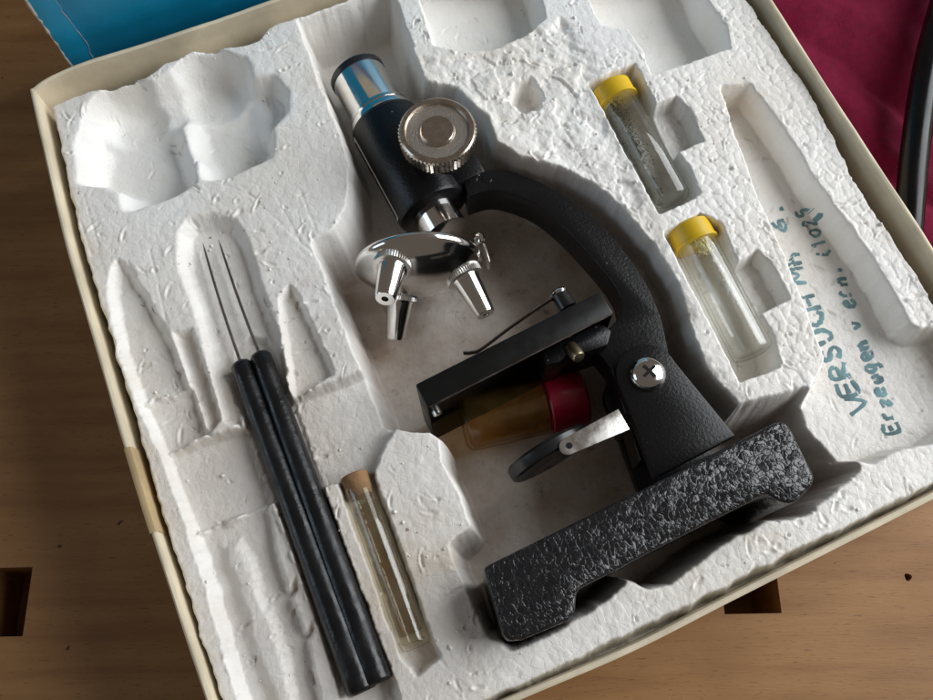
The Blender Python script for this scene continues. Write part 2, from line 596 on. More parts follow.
# ================================================================== SETTING: the wooden table top with its mortises
def make_table():
    ang = math.radians(-22)
    ca, sa = math.cos(ang), math.sin(ang)
    def w2t(p):
        return (p[0] * ca + p[1] * sa, -p[0] * sa + p[1] * ca)
    def t2w(a, b, z):
        return (a * ca - b * sa, a * sa + b * ca, z)
    q1 = [w2t(p) for p in [(-191.5, -16.0), (-177.0, -20.8), (-182.5, -41.3), (-195.3, -36.5)]]
    q2 = [w2t(p) for p in [(27.4, -116.0), (46.3, -117.3), (41.0, -127.8), (25.6, -123.2)]]
    holes = []
    for q in (q1, q2):
        xs, ys = [p[0] for p in q], [p[1] for p in q]
        holes.append((min(xs), max(xs), min(ys), max(ys)))
    rh = w2t([(83.8, -135.7)][0])
    r = 1.15
    holes_r = (rh[0] - 3, rh[0] + 3, rh[1] - 3, rh[1] + 3)
    xs = sorted({-900, 900, *[h[i] for h in holes + [holes_r] for i in (0, 1)]})
    ys = sorted({-900, 900, *[h[i] for h in holes + [holes_r] for i in (2, 3)]})
    mb = MB()
    T = lambda a, b, z: t2w(a, b, z)
    for i in range(len(xs) - 1):
        for j in range(len(ys) - 1):
            cx, cy = (xs[i] + xs[i + 1]) / 2, (ys[j] + ys[j + 1]) / 2
            if any(h[0] < cx < h[1] and h[2] < cy < h[3] for h in holes + [holes_r]):
                continue
            mb.add([T(xs[i], ys[j], 0), T(xs[i + 1], ys[j], 0), T(xs[i + 1], ys[j + 1], 0), T(xs[i], ys[j + 1], 0)], [(0, 1, 2, 3)])
    for h in holes:
        c = [(h[0], h[2]), (h[1], h[2]), (h[1], h[3]), (h[0], h[3])]
        vs = [T(a, b, 0) for a, b in c] + [T(a, b, -30) for a, b in c]
        mb.add(vs, [(i, (i + 1) % 4, 4 + (i + 1) % 4, 4 + i) for i in range(4)] + [(4, 5, 6, 7)])
    n = 24
    sq, ci = [], []
    for k in range(n):
        a = 2 * math.pi * k / n
        c, s = math.cos(a), math.sin(a)
        m = max(abs(c), abs(s))
        sq.append(T(rh[0] + 3 * c / m, rh[1] + 3 * s / m, 0))
        rr = r * (1 + 0.12 * math.sin(3 * a + 1))
        ci.append((rh[0] + rr * c, rh[1] + rr * s))
    vs = sq + [T(a, b, 0) for a, b in ci] + [T(a, b, -6) for a, b in ci]
    mb.add(vs, [(k, (k + 1) % n, n + (k + 1) % n, n + k) for k in range(n)]
           + [(n + k, n + (k + 1) % n, 2 * n + (k + 1) % n, 2 * n + k) for k in range(n)] + [tuple(range(2 * n, 3 * n))])
    me = bpy.data.meshes.new('table')
    me.from_pydata([tuple(x * MM for x in v) for v in mb.v], [], mb.f)
    me.materials.append(M['wood'])
    o = bpy.data.objects.new('table', me)
    COL.objects.link(o)
    tag(o, 'worn brown wooden table top with square mortise holes', kind='structure')
make_table()

# ================================================================== cardboard box
RIM = 50.0
WALL = {
    'left': [(-117.6, 114.4), (-120.6, 58.4), (-120.9, 16.8), (-121.1, -13.5), (-120.4, -52.0), (-119.5, -85.9), (-118.9, -113.7)],
    'bottom': [(-118.9, -113.7), (-78.4, -116.4), (-46.1, -117.1), (-14.5, -117.9), (15.4, -116.9), (77.4, -114.9), (114.7, -113.2)],
    'right': [(114.7, -113.2), (119.1, -51.4), (119.9, -6.9), (121.4, 48.5), (123.8, 121.1)],
    'top': [(123.8, 121.1), (40.9, 118.3), (-33.0, 116.9), (-69.1, 117.0), (-104.0, 117.8), (-117.6, 114.4)],
}
box = thing('cardboard_box', (0, 0, 0.0), 'shallow cream cardboard box holding the white foam tray', 'box')
def make_wall(pts, thick=1.5):
    pts = [Vector((x, y, 0)) for x, y in pts]
    path = smooth_path(pts, 8)
    random.seed(len(pts) * 7)
    c = Vector((0, 0, 0))
    vs, fs = [], []
    n = len(path)
    zs = [0.3, 12, 25, 38, 46, RIM - 0.5, RIM]
    rows = []
    for k, p in enumerate(path):
        d = (path[min(k + 1, n - 1)] - path[max(k - 1, 0)]).normalized()
        nrm = Vector((-d.y, d.x, 0))
        if nrm.dot(c - p) < 0:
            nrm = -nrm
        wob = 0.35 * math.sin(k * 0.9) * random.uniform(0.3, 1)
        prof = [(0, z) for z in zs] + [(0.5, RIM + 0.35), (thick - 0.5, RIM + 0.3 + wob * 0.4)] + [(thick + (0.15 * wob if z > 40 else 0), z) for z in reversed(zs)]
        ed = k / (n - 1)
        inset = max(0, 1.0 - min(ed, 1 - ed) * (n - 1) / 1.2)
        rows.append([p + nrm * (o_ + 0) + Vector((0, 0, z + wob * 0.5 * (z > 40))) for o_, z in prof])
    m = len(rows[0])
    for r in rows:
        vs += r
    for k in range(n - 1):
        for i in range(m):
            j = (i + 1) % m
            fs.append((k * m + i, k * m + j, (k + 1) * m + j, (k + 1) * m + i))
    fs += [tuple(range(m)), tuple((n - 1) * m + i for i in range(m - 1, -1, -1))]
    mb = MB().add(vs, fs)
    o = mb.build('box_wall', M['board'], box, 40)
    return o
for k in WALL:
    make_wall(WALL[k])
prism('box_bottom', [(-115, -112), (115, -112), (115, 112), (-115, 112)], 0.2, 1.6, M['boardin'], box)
# the kraft sleeve glued over the left rim
def make_patch():
    pts = [Vector((x, y, 0)) for x, y in [(-121.1, -14.5), (-121.1, -25.8), (-121.0, -36.5), (-120.9, -40.1)]]
    mb = MB()
    prof = [(-0.3, 14), (-0.35, 49.2), (-0.1, 50.5), (0.8, 50.85), (1.7, 50.6), (2.0, 49.2), (2.0, 38)]
    rows = []
    for k, p in enumerate(pts):
        d = (pts[-1] - pts[0]).normalized()
        nrm = Vector((-d.y, d.x, 0))
        if nrm.dot(-p) < 0:
            nrm = -nrm
        rows.append([p + nrm * a + Vector((0, 0, z)) for a, z in prof])
    m = len(prof)
    vs = [v for r in rows for v in r]
    mb.add(vs, [(k * m + i, k * m + i + 1, (k + 1) * m + i + 1, (k + 1) * m + i) for k in range(len(rows) - 1) for i in range(m - 1)])
    o = mb.build('rim_patch', M['boardraw'], box, 50)
    tag(o, 'tan kraft paper patch folded over the box rim')
make_patch()

# ================================================================== foam tray: one height field with moulded recesses
TOP = 46.5
OUT = [(-115.2, 110.6), (-117.2, 79.8), (-118.7, 53.6), (-118.4, 27.4), (-118.8, -5.4), (-119.1, -30.2), (-118.8, -53.8), (-118.9, -86.4), (-117.8, -111.9), (-114.7, -116.1), (-78.6, -116.0), (-51.2, -115.9), (-21.8, -115.6), (9.0, -115.1), (45.1, -113.9), (81.0, -113.1), (110.5, -112.0), (113.9, -107.2), (113.7, -46.5), (114.5, -18.4), (118.0, 7.3), (118.2, 25.5), (118.1, 50.6), (119.4, 118.1), (113.4, 120.7), (-18.7, 111.2), (-38.6, 111.2), (-42.7, 107.6), (-48.5, 107.4), (-64.0, 112.1), (-73.8, 111.0), (-81.7, 109.2), (-105.9, 111.2)]
RES = 0.36
xs = np.arange(-119, 119.01, RES)
ys = np.arange(-117, 119.01, RES)
X, Y = np.meshgrid(xs, ys)
rng = np.random.RandomState(4)

MAIN = [(-26.0, 107.0), (5.2, 109.0), (1.1, 67.6), (9.9, 61.1), (14.7, 47.2), (13.4, 36.3), (19.5, 28.0), (28.5, 20.1), (35.6, 11.5), (40.5, -1.1), (43.4, -15.9), (43.6, -29.8), (41.3, -41.1), (38.8, -57.6), (42.4, -71.9), (62.3, -74.7), (60.6, -83.0), (62.7, -93.0), (63.8, -98.7), (52.5, -101.5), (46.5, -103.1), (41.2, -102.6), (34.9, -100.5), (23.2, -101.3), (14.0, -102.6), (2.9, -105.3), (-2.5, -104.1), (-6.7, -99.5), (-13.7, -101.5), (-22.3, -103.4), (-32.7, -103.9), (-42.1, -103.7), (-45.7, -98.7), (-46.1, -75.2), (-38.6, -73.1), (-37.8, -58.4), (-38.2, -52.1), (-36.8, -45.8), (-39.3, -41.5), (-46.4, -37.8), (-50.0, -34.3), (-50.0, -5.0), (-49.6, 26.1), (-42.6, 27.2), (-35.3, 34.3), (-28.7, 48.3)]
CUPS = [(-110.6, 77.3), (-103.1, 73.6), (-98.9, 69.5), (-99.7, 63.2), (-90.5, 62.2), (-80.4, 63.7), (-77.3, 70.8), (-73.6, 72.0), (-71.8, 68.0), (-73.3, 63.0), (-67.9, 62.2), (-57.1, 62.3), (-52.9, 63.7), (-51.0, 72.3), (-46.4, 74.9), (-43.6, 77.0), (-41.2, 82.8), (-43.4, 89.7), (-49.8, 91.7), (-50.0, 100.5), (-58.7, 105.3), (-72.1, 104.1), (-78.5, 103.5), (-98.0, 105.1), (-101.2, 103.2), (-108.7, 89.8)]
C_TOP = [(15.3, 99.8), (12.4, 81.0), (17.9, 75.9), (28.7, 72.0), (42.2, 73.2), (49.7, 75.8), (53.3, 96.2), (15.7, 112.9)]
D_TOP = [(68.6, 79.9), (67.2, 65.3), (74.7, 60.7), (75.3, 49.3), (73.7, 40.4), (82.0, 40.6), (100.7, 39.8), (103.6, 47.9), (103.3, 60.8), (106.7, 77.3), (71.7, 92.8)]
VIAL1 = [(53.4, 45.4), (61.0, 45.9), (68.6, 45.6), (68.2, 34.6), (66.2, 28.8), (75.9, 29.1), (77.5, 23.8), (75.9, 11.3), (66.2, 10.7), (67.0, 4.0), (65.9, -5.3), (51.9, -6.1)]
VIAL2 = [(50.8, -13.5), (62.5, -12.2), (66.4, -17.3), (63.5, -25.7), (62.5, -31.9), (72.4, -30.3), (74.3, -34.8), (73.3, -47.3), (62.7, -48.0), (63.3, -54.1), (61.0, -63.9), (48.1, -64.0)]
STRIP = [(91.9, 25.9), (100.0, 23.2), (101.3, -2.2), (100.6, -12.7), (102.6, -44.6), (102.4, -57.1), (101.3, -68.5), (103.3, -71.8), (119.6, -75.7), (109.9, -97.5), (88.4, -101.3), (79.9, -98.8), (70.1, -99.0), (64.4, -95.6), (61.4, -89.3), (60.8, -78.9), (70.2, -71.9), (74.8, -68.2), (78.0, -50.4), (81.4, -28.0), (83.6, -9.2), (86.9, 5.7)]
ARCH = [(-87.1, 46.2), (-83.5, 49.2), (-77.4, 48.0), (-72.1, 43.8), (-70.4, 35.1), (-71.4, 20.2), (-71.7, 0.6), (-73.0, -9.4), (-80.1, -10.6), (-87.2, -7.9), (-89.7, -2.1), (-90.3, 9.7), (-90.1, 23.6), (-90.3, 35.3)]
OVAL = [(-84.4, 4.7), (-79.7, 6.8), (-75.1, 4.5), (-73.2, -1.8), (-74.5, -14.7), (-74.3, -18.7), (-87.4, -16.9), (-86.7, -6.1)]
BAND = [(-112.5, -18.6), (-88.3, -20.4), (-73.9, -17.5), (-58.7, -18.2), (-50.7, -18.3), (-48.9, -37.1), (-54.0, -41.5), (-59.6, -46.6), (-89.8, -43.7), (-111.4, -43.4)]
KNIFE = [(-108.4, 44.6), (-106.6, 41.7), (-103.9, 28.9), (-101.3, 12.1), (-100.6, -2.8), (-114.5, -2.0), (-114.9, 16.2), (-113.4, 33.0), (-111.2, 41.1)]
KNIFE2 = [(-114.8, -1.9), (-99.8, -3.1), (-99.6, -17.4), (-112.5, -18.6)]
TWEEZ = [(-66.5, 13.0), (-62.7, 15.7), (-61.2, 11.8), (-60.4, -2.2), (-59.9, -15.4), (-73.3, -17.5), (-70.2, -3.1)]
GRV1 = [(-98.9, 15.1), (-94.5, 14.3), (-94.0, -0.3), (-94.6, -15.8), (-98.9, -17.8), (-99.2, -3.3)]
GRV2 = [(-91.8, 7.9), (-88.5, 7.5), (-86.9, -12.6), (-89.7, -19.2), (-93.6, -16.2)]
HAND = [(-88.6, -2.6), (-83.4, 1.9), (-76.2, 1.2), (-73.7, -4.3), (-74.3, -52.4), (-74.5, -102.7), (-75.2, -110.1), (-90.3, -107.5), (-88.3, -96.8), (-87.5, -49.8)]
LOW = [(-111.4, -43.4), (-89.8, -43.7), (-88.9, -56.5), (-88.9, -83.2), (-89.5, -105.3), (-90.7, -113.6), (-113.8, -111.2), (-111.3, -73.7)]
TUBE = [(-69.5, -45.7), (-59.7, -46.9), (-60.1, -52.5), (-61.3, -95.0), (-61.3, -99.3), (-67.8, -101.3), (-69.9, -96.1), (-69.7, -57.4)]
R1 = [(-105.8, -49.3), (-100.7, -49.4), (-99.0, -66.8), (-99.1, -78.9), (-99.7, -91.9), (-101.3, -104.1), (-105.9, -103.4), (-105.7, -86.8), (-105.8, -73.8), (-106.0, -60.7)]
R2 = [(-89.8, -44.6), (-87.5, -49.8), (-87.7, -67.1), (-87.4, -82.2), (-88.6, -97.7), (-90.0, -110.2), (-94.2, -108.4), (-93.4, -95.7), (-93.3, -81.4), (-91.8, -62.5)]
R3 = [(-73.8, -45.4), (-69.1, -46.2), (-69.6, -63.3), (-69.4, -76.6), (-69.6, -94.7), (-71.1, -106.7), (-75.8, -104.7), (-74.8, -92.0), (-73.8, -71.6), (-74.2, -56.9)]
PIT = [(30.2, 54.8), (35.4, 55.1), (36.4, 48.6), (33.2, 44.1), (28.7, 45.2), (27.3, 50.1)]
BEADS = [(47.5, 57.6), (57.9, 48.6), (52.0, -5.8), (46.9, -65.5), (61.2, -74.9), (79.1, -64.3), (83.8, -12.0), (92.9, 20.4), (88.1, 35.3), (101.1, 104.5), (127.2, 108.2), (115.9, -112.8), (97.1, -101.6), (100.4, -68.4), (102.2, -40.7), (102.6, -4.4), (105.2, 19.2), (99.9, 43.3), (75.5, 54.1)]
TORN = [(3.2, 77.1), (22.4, 75.2), (54.4, 72.4), (59.6, 52.2), (52.7, 38.0), (48.8, -11.9), (41.5, -51.4), (44.7, -69.4), (35.7, -62.2), (41.6, -12.5), (30.4, 21.2), (15.3, 50.3)]

EYE_A, EYE_B = [(-16.6, 47.8), (-15.2, 19.0)]
EYE_D = np.array(EYE_B) - np.array(EYE_A)
EYE_D = EYE_D / np.hypot(*EYE_D)
H = np.full(X.shape, TOP) + 0.5 * fbm(X / 40, Y / 40, 3, 2)
dirt_and_light = np.zeros(X.shape)
wn = fbm(X / 5, Y / 5, 11, 4)           # outline wobble
wn2 = fbm(X / 1.6, Y / 1.6, 23, 3)      # crumbly outline
def carve(poly, floor, w=2.0, wob=0.5, crumble=0.25, dirt_shade=0.0, tilt=0.0, smooth=True):
    global H, dirt_and_light
    s = sdf(poly, X, Y) + wn * wob + wn2 * crumble
    t = np.clip(0.5 - s / w, 0, 1)
    if smooth:
        t = t * t * (3 - 2 * t)
    fl = floor + 0.25 * fbm(X / 12, Y / 12, 31, 3) + tilt
    H = np.where(fl < H, H + (fl - H) * t, H)
    dirt_and_light = np.maximum(dirt_and_light, dirt_shade * t)
def raise_(poly, top, w=2.0, wob=0.8, crumble=0.5):
    global H
    s = sdf(poly, X, Y) + wn * wob + wn2 * crumble
    t = sstep(w / 2, -w / 2, s)
    H = np.where(top > H, H + (top - H) * t, H)

def blur(A, r):
    k = max(1, int(r / RES))
    for _ in range(3):
        for axis in (0, 1):
            B_ = np.pad(A, [(k + 1, k) if q == axis else (0, 0) for q in (0, 1)], mode='edge')
            c = np.cumsum(B_, axis)
            n = A.shape[axis]
            A = (np.take(c, np.arange(2 * k + 1, n + 2 * k + 1), axis) - np.take(c, np.arange(0, n), axis)) / (2 * k + 1)
    return A
# broken, sunken skin in the top middle and along the arm
sT = sdf(TORN, X, Y) + wn * 4
tT = sstep(2, -4, sT)
ch = worley(X / 9 + 0.3 * wn, Y / 9 + 0.3 * wn2, 41)
H -= tT * (0.5 + 0.8 * ch[2] + 0.7 * fbm(X / 6, Y / 6, 51, 5))

carve(CUPS, 37.5, 4.0, 0.8, 0.15)
# bottle shaped hollows inside the cup recess: a wide rounded head and a narrower body
def trough(p, q, r, depth_z, zc, end=1.0):
    """cylinder lying along p->q pressed into the foam"""
    global H
    p, q = np.array(p), np.array(q)
    e = q - p
    l = math.hypot(*e)
    e = e / l
    t = (X - p[0]) * e[0] + (Y - p[1]) * e[1]
    s = -(X - p[0]) * e[1] + (Y - p[1]) * e[0]
    u = np.clip(1 - (s / r) ** 2, 0, 1)
    endf = sstep(-end, end, t) * sstep(l + end, l - end, t)
    z = zc - (zc - depth_z) * np.sqrt(u)
    tt = endf * (np.abs(s) < r)
    z = TOP + (z - TOP) * endf
    H = np.where(tt > 0, np.minimum(H, z), H)
def bowl(c, rx, ry, ang, z0, z1, pw=2.4):
    global H
    ca, sa = math.cos(ang), math.sin(ang)
    u = ((X - c[0]) * ca + (Y - c[1]) * sa) / rx
    v = (-(X - c[0]) * sa + (Y - c[1]) * ca) / ry
    d = u * u + v * v
    z = z0 + (z1 - z0) * np.clip(d, 0, 1) ** pw
    H = np.where(d < 1, np.minimum(H, z), H)
raise_([(-81.7, 86.4), (-74.2, 90.1), (-72.2, 78.0), (-76.1, 60.9), (-85.9, 63.1)], 42, 5, 0.8, 0.1)
# rounded heads of the two bottles, then their flatter bodies
carve([(-103.2, 93.1), (-84.6, 91.7), (-79.7, 85.3), (-79.9, 63.5), (-90.6, 61.9), (-99.5, 62.7), (-98.7, 69.0), (-103.2, 73.3), (-109.9, 77.4)], 34.0, 6.5, 0.5, 0.0)
carve([(-72.1, 87.9), (-53.9, 87.5), (-51.7, 72.2), (-54.3, 62.7), (-67.4, 61.6), (-73.3, 63.0), (-72.4, 69.4), (-74.6, 77.3)], 33.5, 5.5, 0.5, 0.0)
bowl([(-91.3, 96.5)][0], 14, 12.5, 0.05, 33.4, TOP - 0.5, 2.0)
bowl([(-63.2, 96.3)][0], 14, 13.5, 0.05, 33.0, TOP - 0.5, 2.0)
mC = sstep(5, -1, sdf(CUPS, X, Y))
H = np.maximum(H, TOP - 1.2 - 16 * sstep(1.8, 6.5, -sdf(OUT, X, Y)))
H = H + (blur(H, 0.85) - H) * mC
carve([(c[0] + 5.6 * math.cos(a), c[1] + 5.6 * math.sin(a)) for c in [(-47.0, 83.2)] for a in np.linspace(0, 6.28, 20)[:-1]], 38, 3.0, 0.3, 0.2)

carve(C_TOP, 33, 3.0, 0.6, 0.22)
carve(D_TOP, 32, 2.4, 0.6, 0.22)
carve(STRIP, 36.0, 2.6, 0.6, 0.2, 0.06)
carve(VIAL1, 39.5, 1.6, 0.4, 0.22)
carve(VIAL2, 39.5, 1.6, 0.4, 0.22)
VSLOT1 = [(52.8, 45.7), (61.0, 45.9), (69.1, 45.9), (68.5, 34.5), (64.4, -3.5), (63.8, -5.9), (51.7, -6.4)]
VSLOT2 = [(50.2, -13.3), (62.5, -12.2), (66.7, -17.5), (61.6, -58.1), (59.8, -64.7), (48.1, -64.0)]
carve(VSLOT1, 34.0, 1.6, 0.3, 0.2)
carve(VSLOT2, 34.0, 1.6, 0.3, 0.2)
carve(KNIFE, 43.0, 3.2, 0.6, 0.4)
carve(KNIFE2, 41.8, 2.0, 0.5, 0.3)
carve(GRV1, 42.6, 2.0, 0.6, 0.4)
carve(GRV2, 43.4, 2.0, 0.6, 0.5)
carve(TWEEZ, 42.8, 2.0, 0.5, 0.4, 0.12)
carve(ARCH, 41.5, 4.5, 0.4, 0.2)
carve(OVAL, 38.5, 2.0, 0.3, 0.2, 0.15)
carve(BAND, 41.4, 1.8, 0.5, 0.3, 0.05)
carve(LOW, 41.6, 3.0, 1.0, 0.5)
raise_(R1, 43.6, 4, 1.2, 0.5)
carve(HAND, 40.6, 1.6, 0.5, 0.4)
for blk in ([(-89.8, -44.6), (-87.4, -48.6), (-87.3, -65.0), (-92.5, -68.5), (-92.5, -59.3)], [(-92.5, -70.1), (-87.5, -67.2), (-87.6, -77.2), (-91.8, -80.4)], [(-91.8, -82.0), (-87.6, -78.9), (-88.5, -96.7), (-90.9, -109.8), (-95.1, -108.0), (-93.5, -94.6)],
            [(-73.6, -45.5), (-69.3, -46.1), (-70.1, -58.4), (-74.2, -60.2)], [(-74.0, -62.0), (-70.1, -60.2), (-69.9, -69.0), (-74.1, -70.7)], [(-73.2, -76.1), (-69.7, -75.9), (-69.9, -95.4), (-71.2, -107.1), (-75.0, -105.5), (-74.2, -93.5)]):
    raise_(blk, 45.3, 1.8, 0.5, 0.5)
carve(TUBE, 40.0, 1.5, 0.4, 0.4, 0.35)
ey_t = sstep(-2, 22, (X - EYE_A[0]) * EYE_D[0] + (Y - EYE_A[1]) * EYE_D[1])
carve(MAIN, 10.3, 4.6, 0.8, 0.12, 0.95, 11.7 * (1 - ey_t))  # brown floor: grime, darkened further to paint in the recess shade
dirt_and_light *= 0.25 + 0.75 * ey_t
# warm bounce light painted into the foam round the needles and corked tube
WARM_BOUNCE = [(-105.5, 19.0), (-58.9, 16.5), (-47.1, -36.3), (-44.8, -102.0), (-51.7, -130.1), (-119.1, -101.5), (-116.6, -49.0)]
dirt_and_light = np.maximum(dirt_and_light, 0.26 * sstep(14, -14, sdf(WARM_BOUNCE, X, Y) + wn * 16))
carve(PIT, 37, 3.5, 1.2, 0.8)
# the floor of the big recess steps up a little under the base
# cracked bead texture: domes where the skin is gone, faint pillows elsewhere
slope = np.hypot(*np.gradient(H, RES))
flat = sstep(1.6, 0.5, slope)
mB = sstep(2, -5, sdf(BEADS, X, Y) + wn * 9)
upper = sstep(24, 40, H)
f1, f2, cid = worley(X / 2.9 + 0.25 * wn, Y / 2.9 + 0.25 * wn2, 61)
edge = np.clip((f2 - f1) / 0.20, 0, 1)
H += upper * (mB * (0.20 * (edge - 1) + 0.26 * (cid - 0.5) + 0.10 * (1 - f1 * 1.3)) + (1 - mB) * (0.09 * (edge - 1) + 0.10 * (cid - 0.5)))
H += 0.16 * wn2 * (0.5 + 0.8 * tT) + 0.25 * fbm(X / 3, Y / 3, 71, 4) * flat * (0.5 + tT)
# gouges, flakes and scratches
for k in range(950):
    cx, cy = rng.uniform(-114, 114), rng.uniform(-112, 112)
    a = rng.uniform(0, 3.14)
    L_, W_ = rng.uniform(0.4, 2.4), rng.uniform(0.25, 0.8)
    dpt = rng.uniform(0.2, 0.9)
    i0, i1 = np.searchsorted(ys, (cy - 5, cy + 5))
    j0, j1 = np.searchsorted(xs, (cx - 5, cx + 5))
    xx, yy = X[i0:i1, j0:j1] - cx, Y[i0:i1, j0:j1] - cy
    u = (xx * math.cos(a) + yy * math.sin(a)) / L_ + wn2[i0:i1, j0:j1] * 0.5
    v = (-xx * math.sin(a) + yy * math.cos(a)) / W_ + wn[i0:i1, j0:j1] * 0.8
    d = np.sqrt(u * u + v * v)
    H[i0:i1, j0:j1] += upper[i0:i1, j0:j1] * (-dpt * np.clip(1 - d, 0, 1) ** 0.6 + 0.5 * dpt * np.exp(-((d - 1.25) / 0.3) ** 2) * (v > 0))
SCR = [(-65.5, 55.2), (-50.7, 19.5), (-56.4, 47.4), (-54.4, 29.3), (-48.6, 45.9), (-48.7, 28.7), (-115.7, 75.2), (-115.1, 50.2), (-112.1, 71.7), (-112.4, 50.8), (-98.2, 44.6), (-100.5, 16.9), (-119.3, 25.0), (-119.5, 4.1), (-75.7, 59.7), (-74.2, 43.6), (-55.0, 77.0), (-41.2, 66.8), (10.8, 73.7), (19.7, 44.2), (37.5, 36.4), (40.1, -15.6), (-64.2, -93.8), (-56.9, -110.1), (-7.7, -109.7), (10.5, -109.1), (-62.6, -60.5), (-45.3, -61.9), (-105.5, 43.4), (-104.6, 22.1), (-72.2, 60.2), (-61.3, 47.6)]
for k in range(0, len(SCR) - 1, 2):
    p, q = np.array(SCR[k]), np.array(SCR[k + 1])
    e = q - p
    t = np.clip(((X - p[0]) * e[0] + (Y - p[1]) * e[1]) / (e @ e), 0, 1)
    d = np.hypot(X - p[0] - e[0] * t, Y - p[1] - e[1] * t) + 0.4 * wn
    H += upper * (-0.28 * np.exp(-(d / 0.30) ** 2) * (0.6 + 1.2 * wn2))
# the outer edge of the foam block falls away to the bottom of the box
so = sdf(OUT, X, Y) + wn * 1.0 + wn2 * 0.14
to = sstep(-2.2, 0.8, so)
H = H + (np.minimum(H, 36.0) - H) * to
keep = so < 2.4

def foam_h(x, y):
    i = (y - ys[0]) / RES
    j = (x - xs[0]) / RES
    i0, j0 = int(i), int(j)
    fi, fj = i - i0, j - j0
    return (H[i0, j0] * (1 - fi) * (1 - fj) + H[i0 + 1, j0] * fi * (1 - fj) + H[i0, j0 + 1] * (1 - fi) * fj + H[i0 + 1, j0 + 1] * fi * fj)

def make_foam():
    ny, nx = X.shape
    idx = np.full(X.shape, -1, int)
    k4 = keep[:-1, :-1] & keep[1:, :-1] & keep[:-1, 1:] & keep[1:, 1:]
    used = np.zeros(X.shape, bool)
    for a, b in ((0, 0), (1, 0), (0, 1), (1, 1)):
        used[a:ny - 1 + a, b:nx - 1 + b] |= k4
    idx[used] = np.arange(used.sum())
    co = np.stack([X[used], Y[used], H[used]], 1) * MM
    q = np.stack([idx[:-1, :-1][k4], idx[:-1, 1:][k4], idx[1:, 1:][k4], idx[1:, :-1][k4]], 1)
    me = bpy.data.meshes.new('foam_tray')
    me.vertices.add(len(co))
    me.vertices.foreach_set('co', co.ravel())
    me.loops.add(q.size)
    me.loops.foreach_set('vertex_index', q.ravel())
    me.polygons.add(len(q))
    me.polygons.foreach_set('loop_start', np.arange(0, q.size, 4))
    me.polygons.foreach_set('loop_total', np.full(len(q), 4))
    me.update(calc_edges=True)
    me.polygons.foreach_set('use_smooth', np.ones(len(q), bool))
    at_ = me.attributes.new('dirt_and_light', 'FLOAT', 'POINT')
    at_.data.foreach_set('value', dirt_and_light[used].astype(np.float32))
    me.materials.append(M['foam'])
    o = bpy.data.objects.new('foam_tray', me)
    COL.objects.link(o)
    tag(o, 'white moulded polystyrene foam tray with worn cut-out recesses inside the box', 'foam tray')
    return o
tray = make_foam()

# ------------------------------------------------------------------ handwriting in the long recess
GLYPH = {
    'V': [[(0, 1), (.35, 0), (.75, 1)]], 'E': [[(.6, 1), (0, 1), (0, 0), (.6, 0)], [(0, .5), (.5, .5)]],
    'R': [[(0, 0), (0, 1), (.4, 1), (.55, .8), (.4, .55), (0, .5), (.6, 0)]],
    'S': [[(.55, .9), (.3, 1), (.05, .85), (.1, .6), (.45, .4), (.55, .2), (.3, 0), (0, .1)]],
    'U': [[(0, 1), (0, .25), (.2, 0), (.45, .1), (.55, .4), (.55, 1)]],
    'C': [[(.6, .85), (.35, 1), (.1, .8), (0, .45), (.15, .1), (.4, 0), (.6, .15)]],
    'H': [[(0, 1), (0, 0)], [(.6, 1), (.6, 0)], [(0, .5), (.6, .5)]],
    'M': [[(0, 0), (.05, 1), (.35, .35), (.6, 1), (.7, 0)]],
    'h': [[(0, 1), (0, 0)], [(0, .4), (.2, .55), (.4, .4), (.4, 0)]],
    '6': [[(.5, 1), (.15, .7), (0, .3), (.2, 0), (.5, .15), (.45, .45), (.05, .4)]],
    '.': [[(0.1, .0), (.2, .08), (.1, .12)]],
    'e': [[(0, .35), (.45, .4), (.3, .65), (.05, .5), (.05, .15), (.3, 0), (.5, .1)]],
    'r': [[(0, .6), (.05, 0)], [(.03, .4), (.2, .6), (.4, .55)]],
    'z': [[(0, .6), (.45, .6), (0, 0), (.45, 0)]],
    'u': [[(0, .6), (.05, .1), (.3, .05), (.4, .6)], [(.4, .6), (.45, 0)]],
    'g': [[(.45, .55), (.15, .6), (0, .3), (.2, .05), (.42, .3), (.45, .55), (.42, -.3), (.1, -.35)]],
    'n': [[(0, .6), (.03, 0)], [(.03, .4), (.25, .6), (.4, .4), (.42, 0)]],
    'v': [[(0, .6), (.2, 0), (.45, .6)]], '(': [[(.3, 1), (.05, .6), (.05, .3), (.3, -.1)]],
    '1': [[(0, .7), (.25, 1), (.25, 0)]], '0': [[(.25, .8), (0, .5), (.1, .05), (.4, .1), (.45, .6), (.25, .8)]],
    '2': [[(0, .75), (.2, .95), (.4, .75), (0, 0), (.45, .05)]], '5': [[(.5, .95), (.1, .9), (.05, .55), (.4, .5), (.4, .1), (0, .0)]],
}
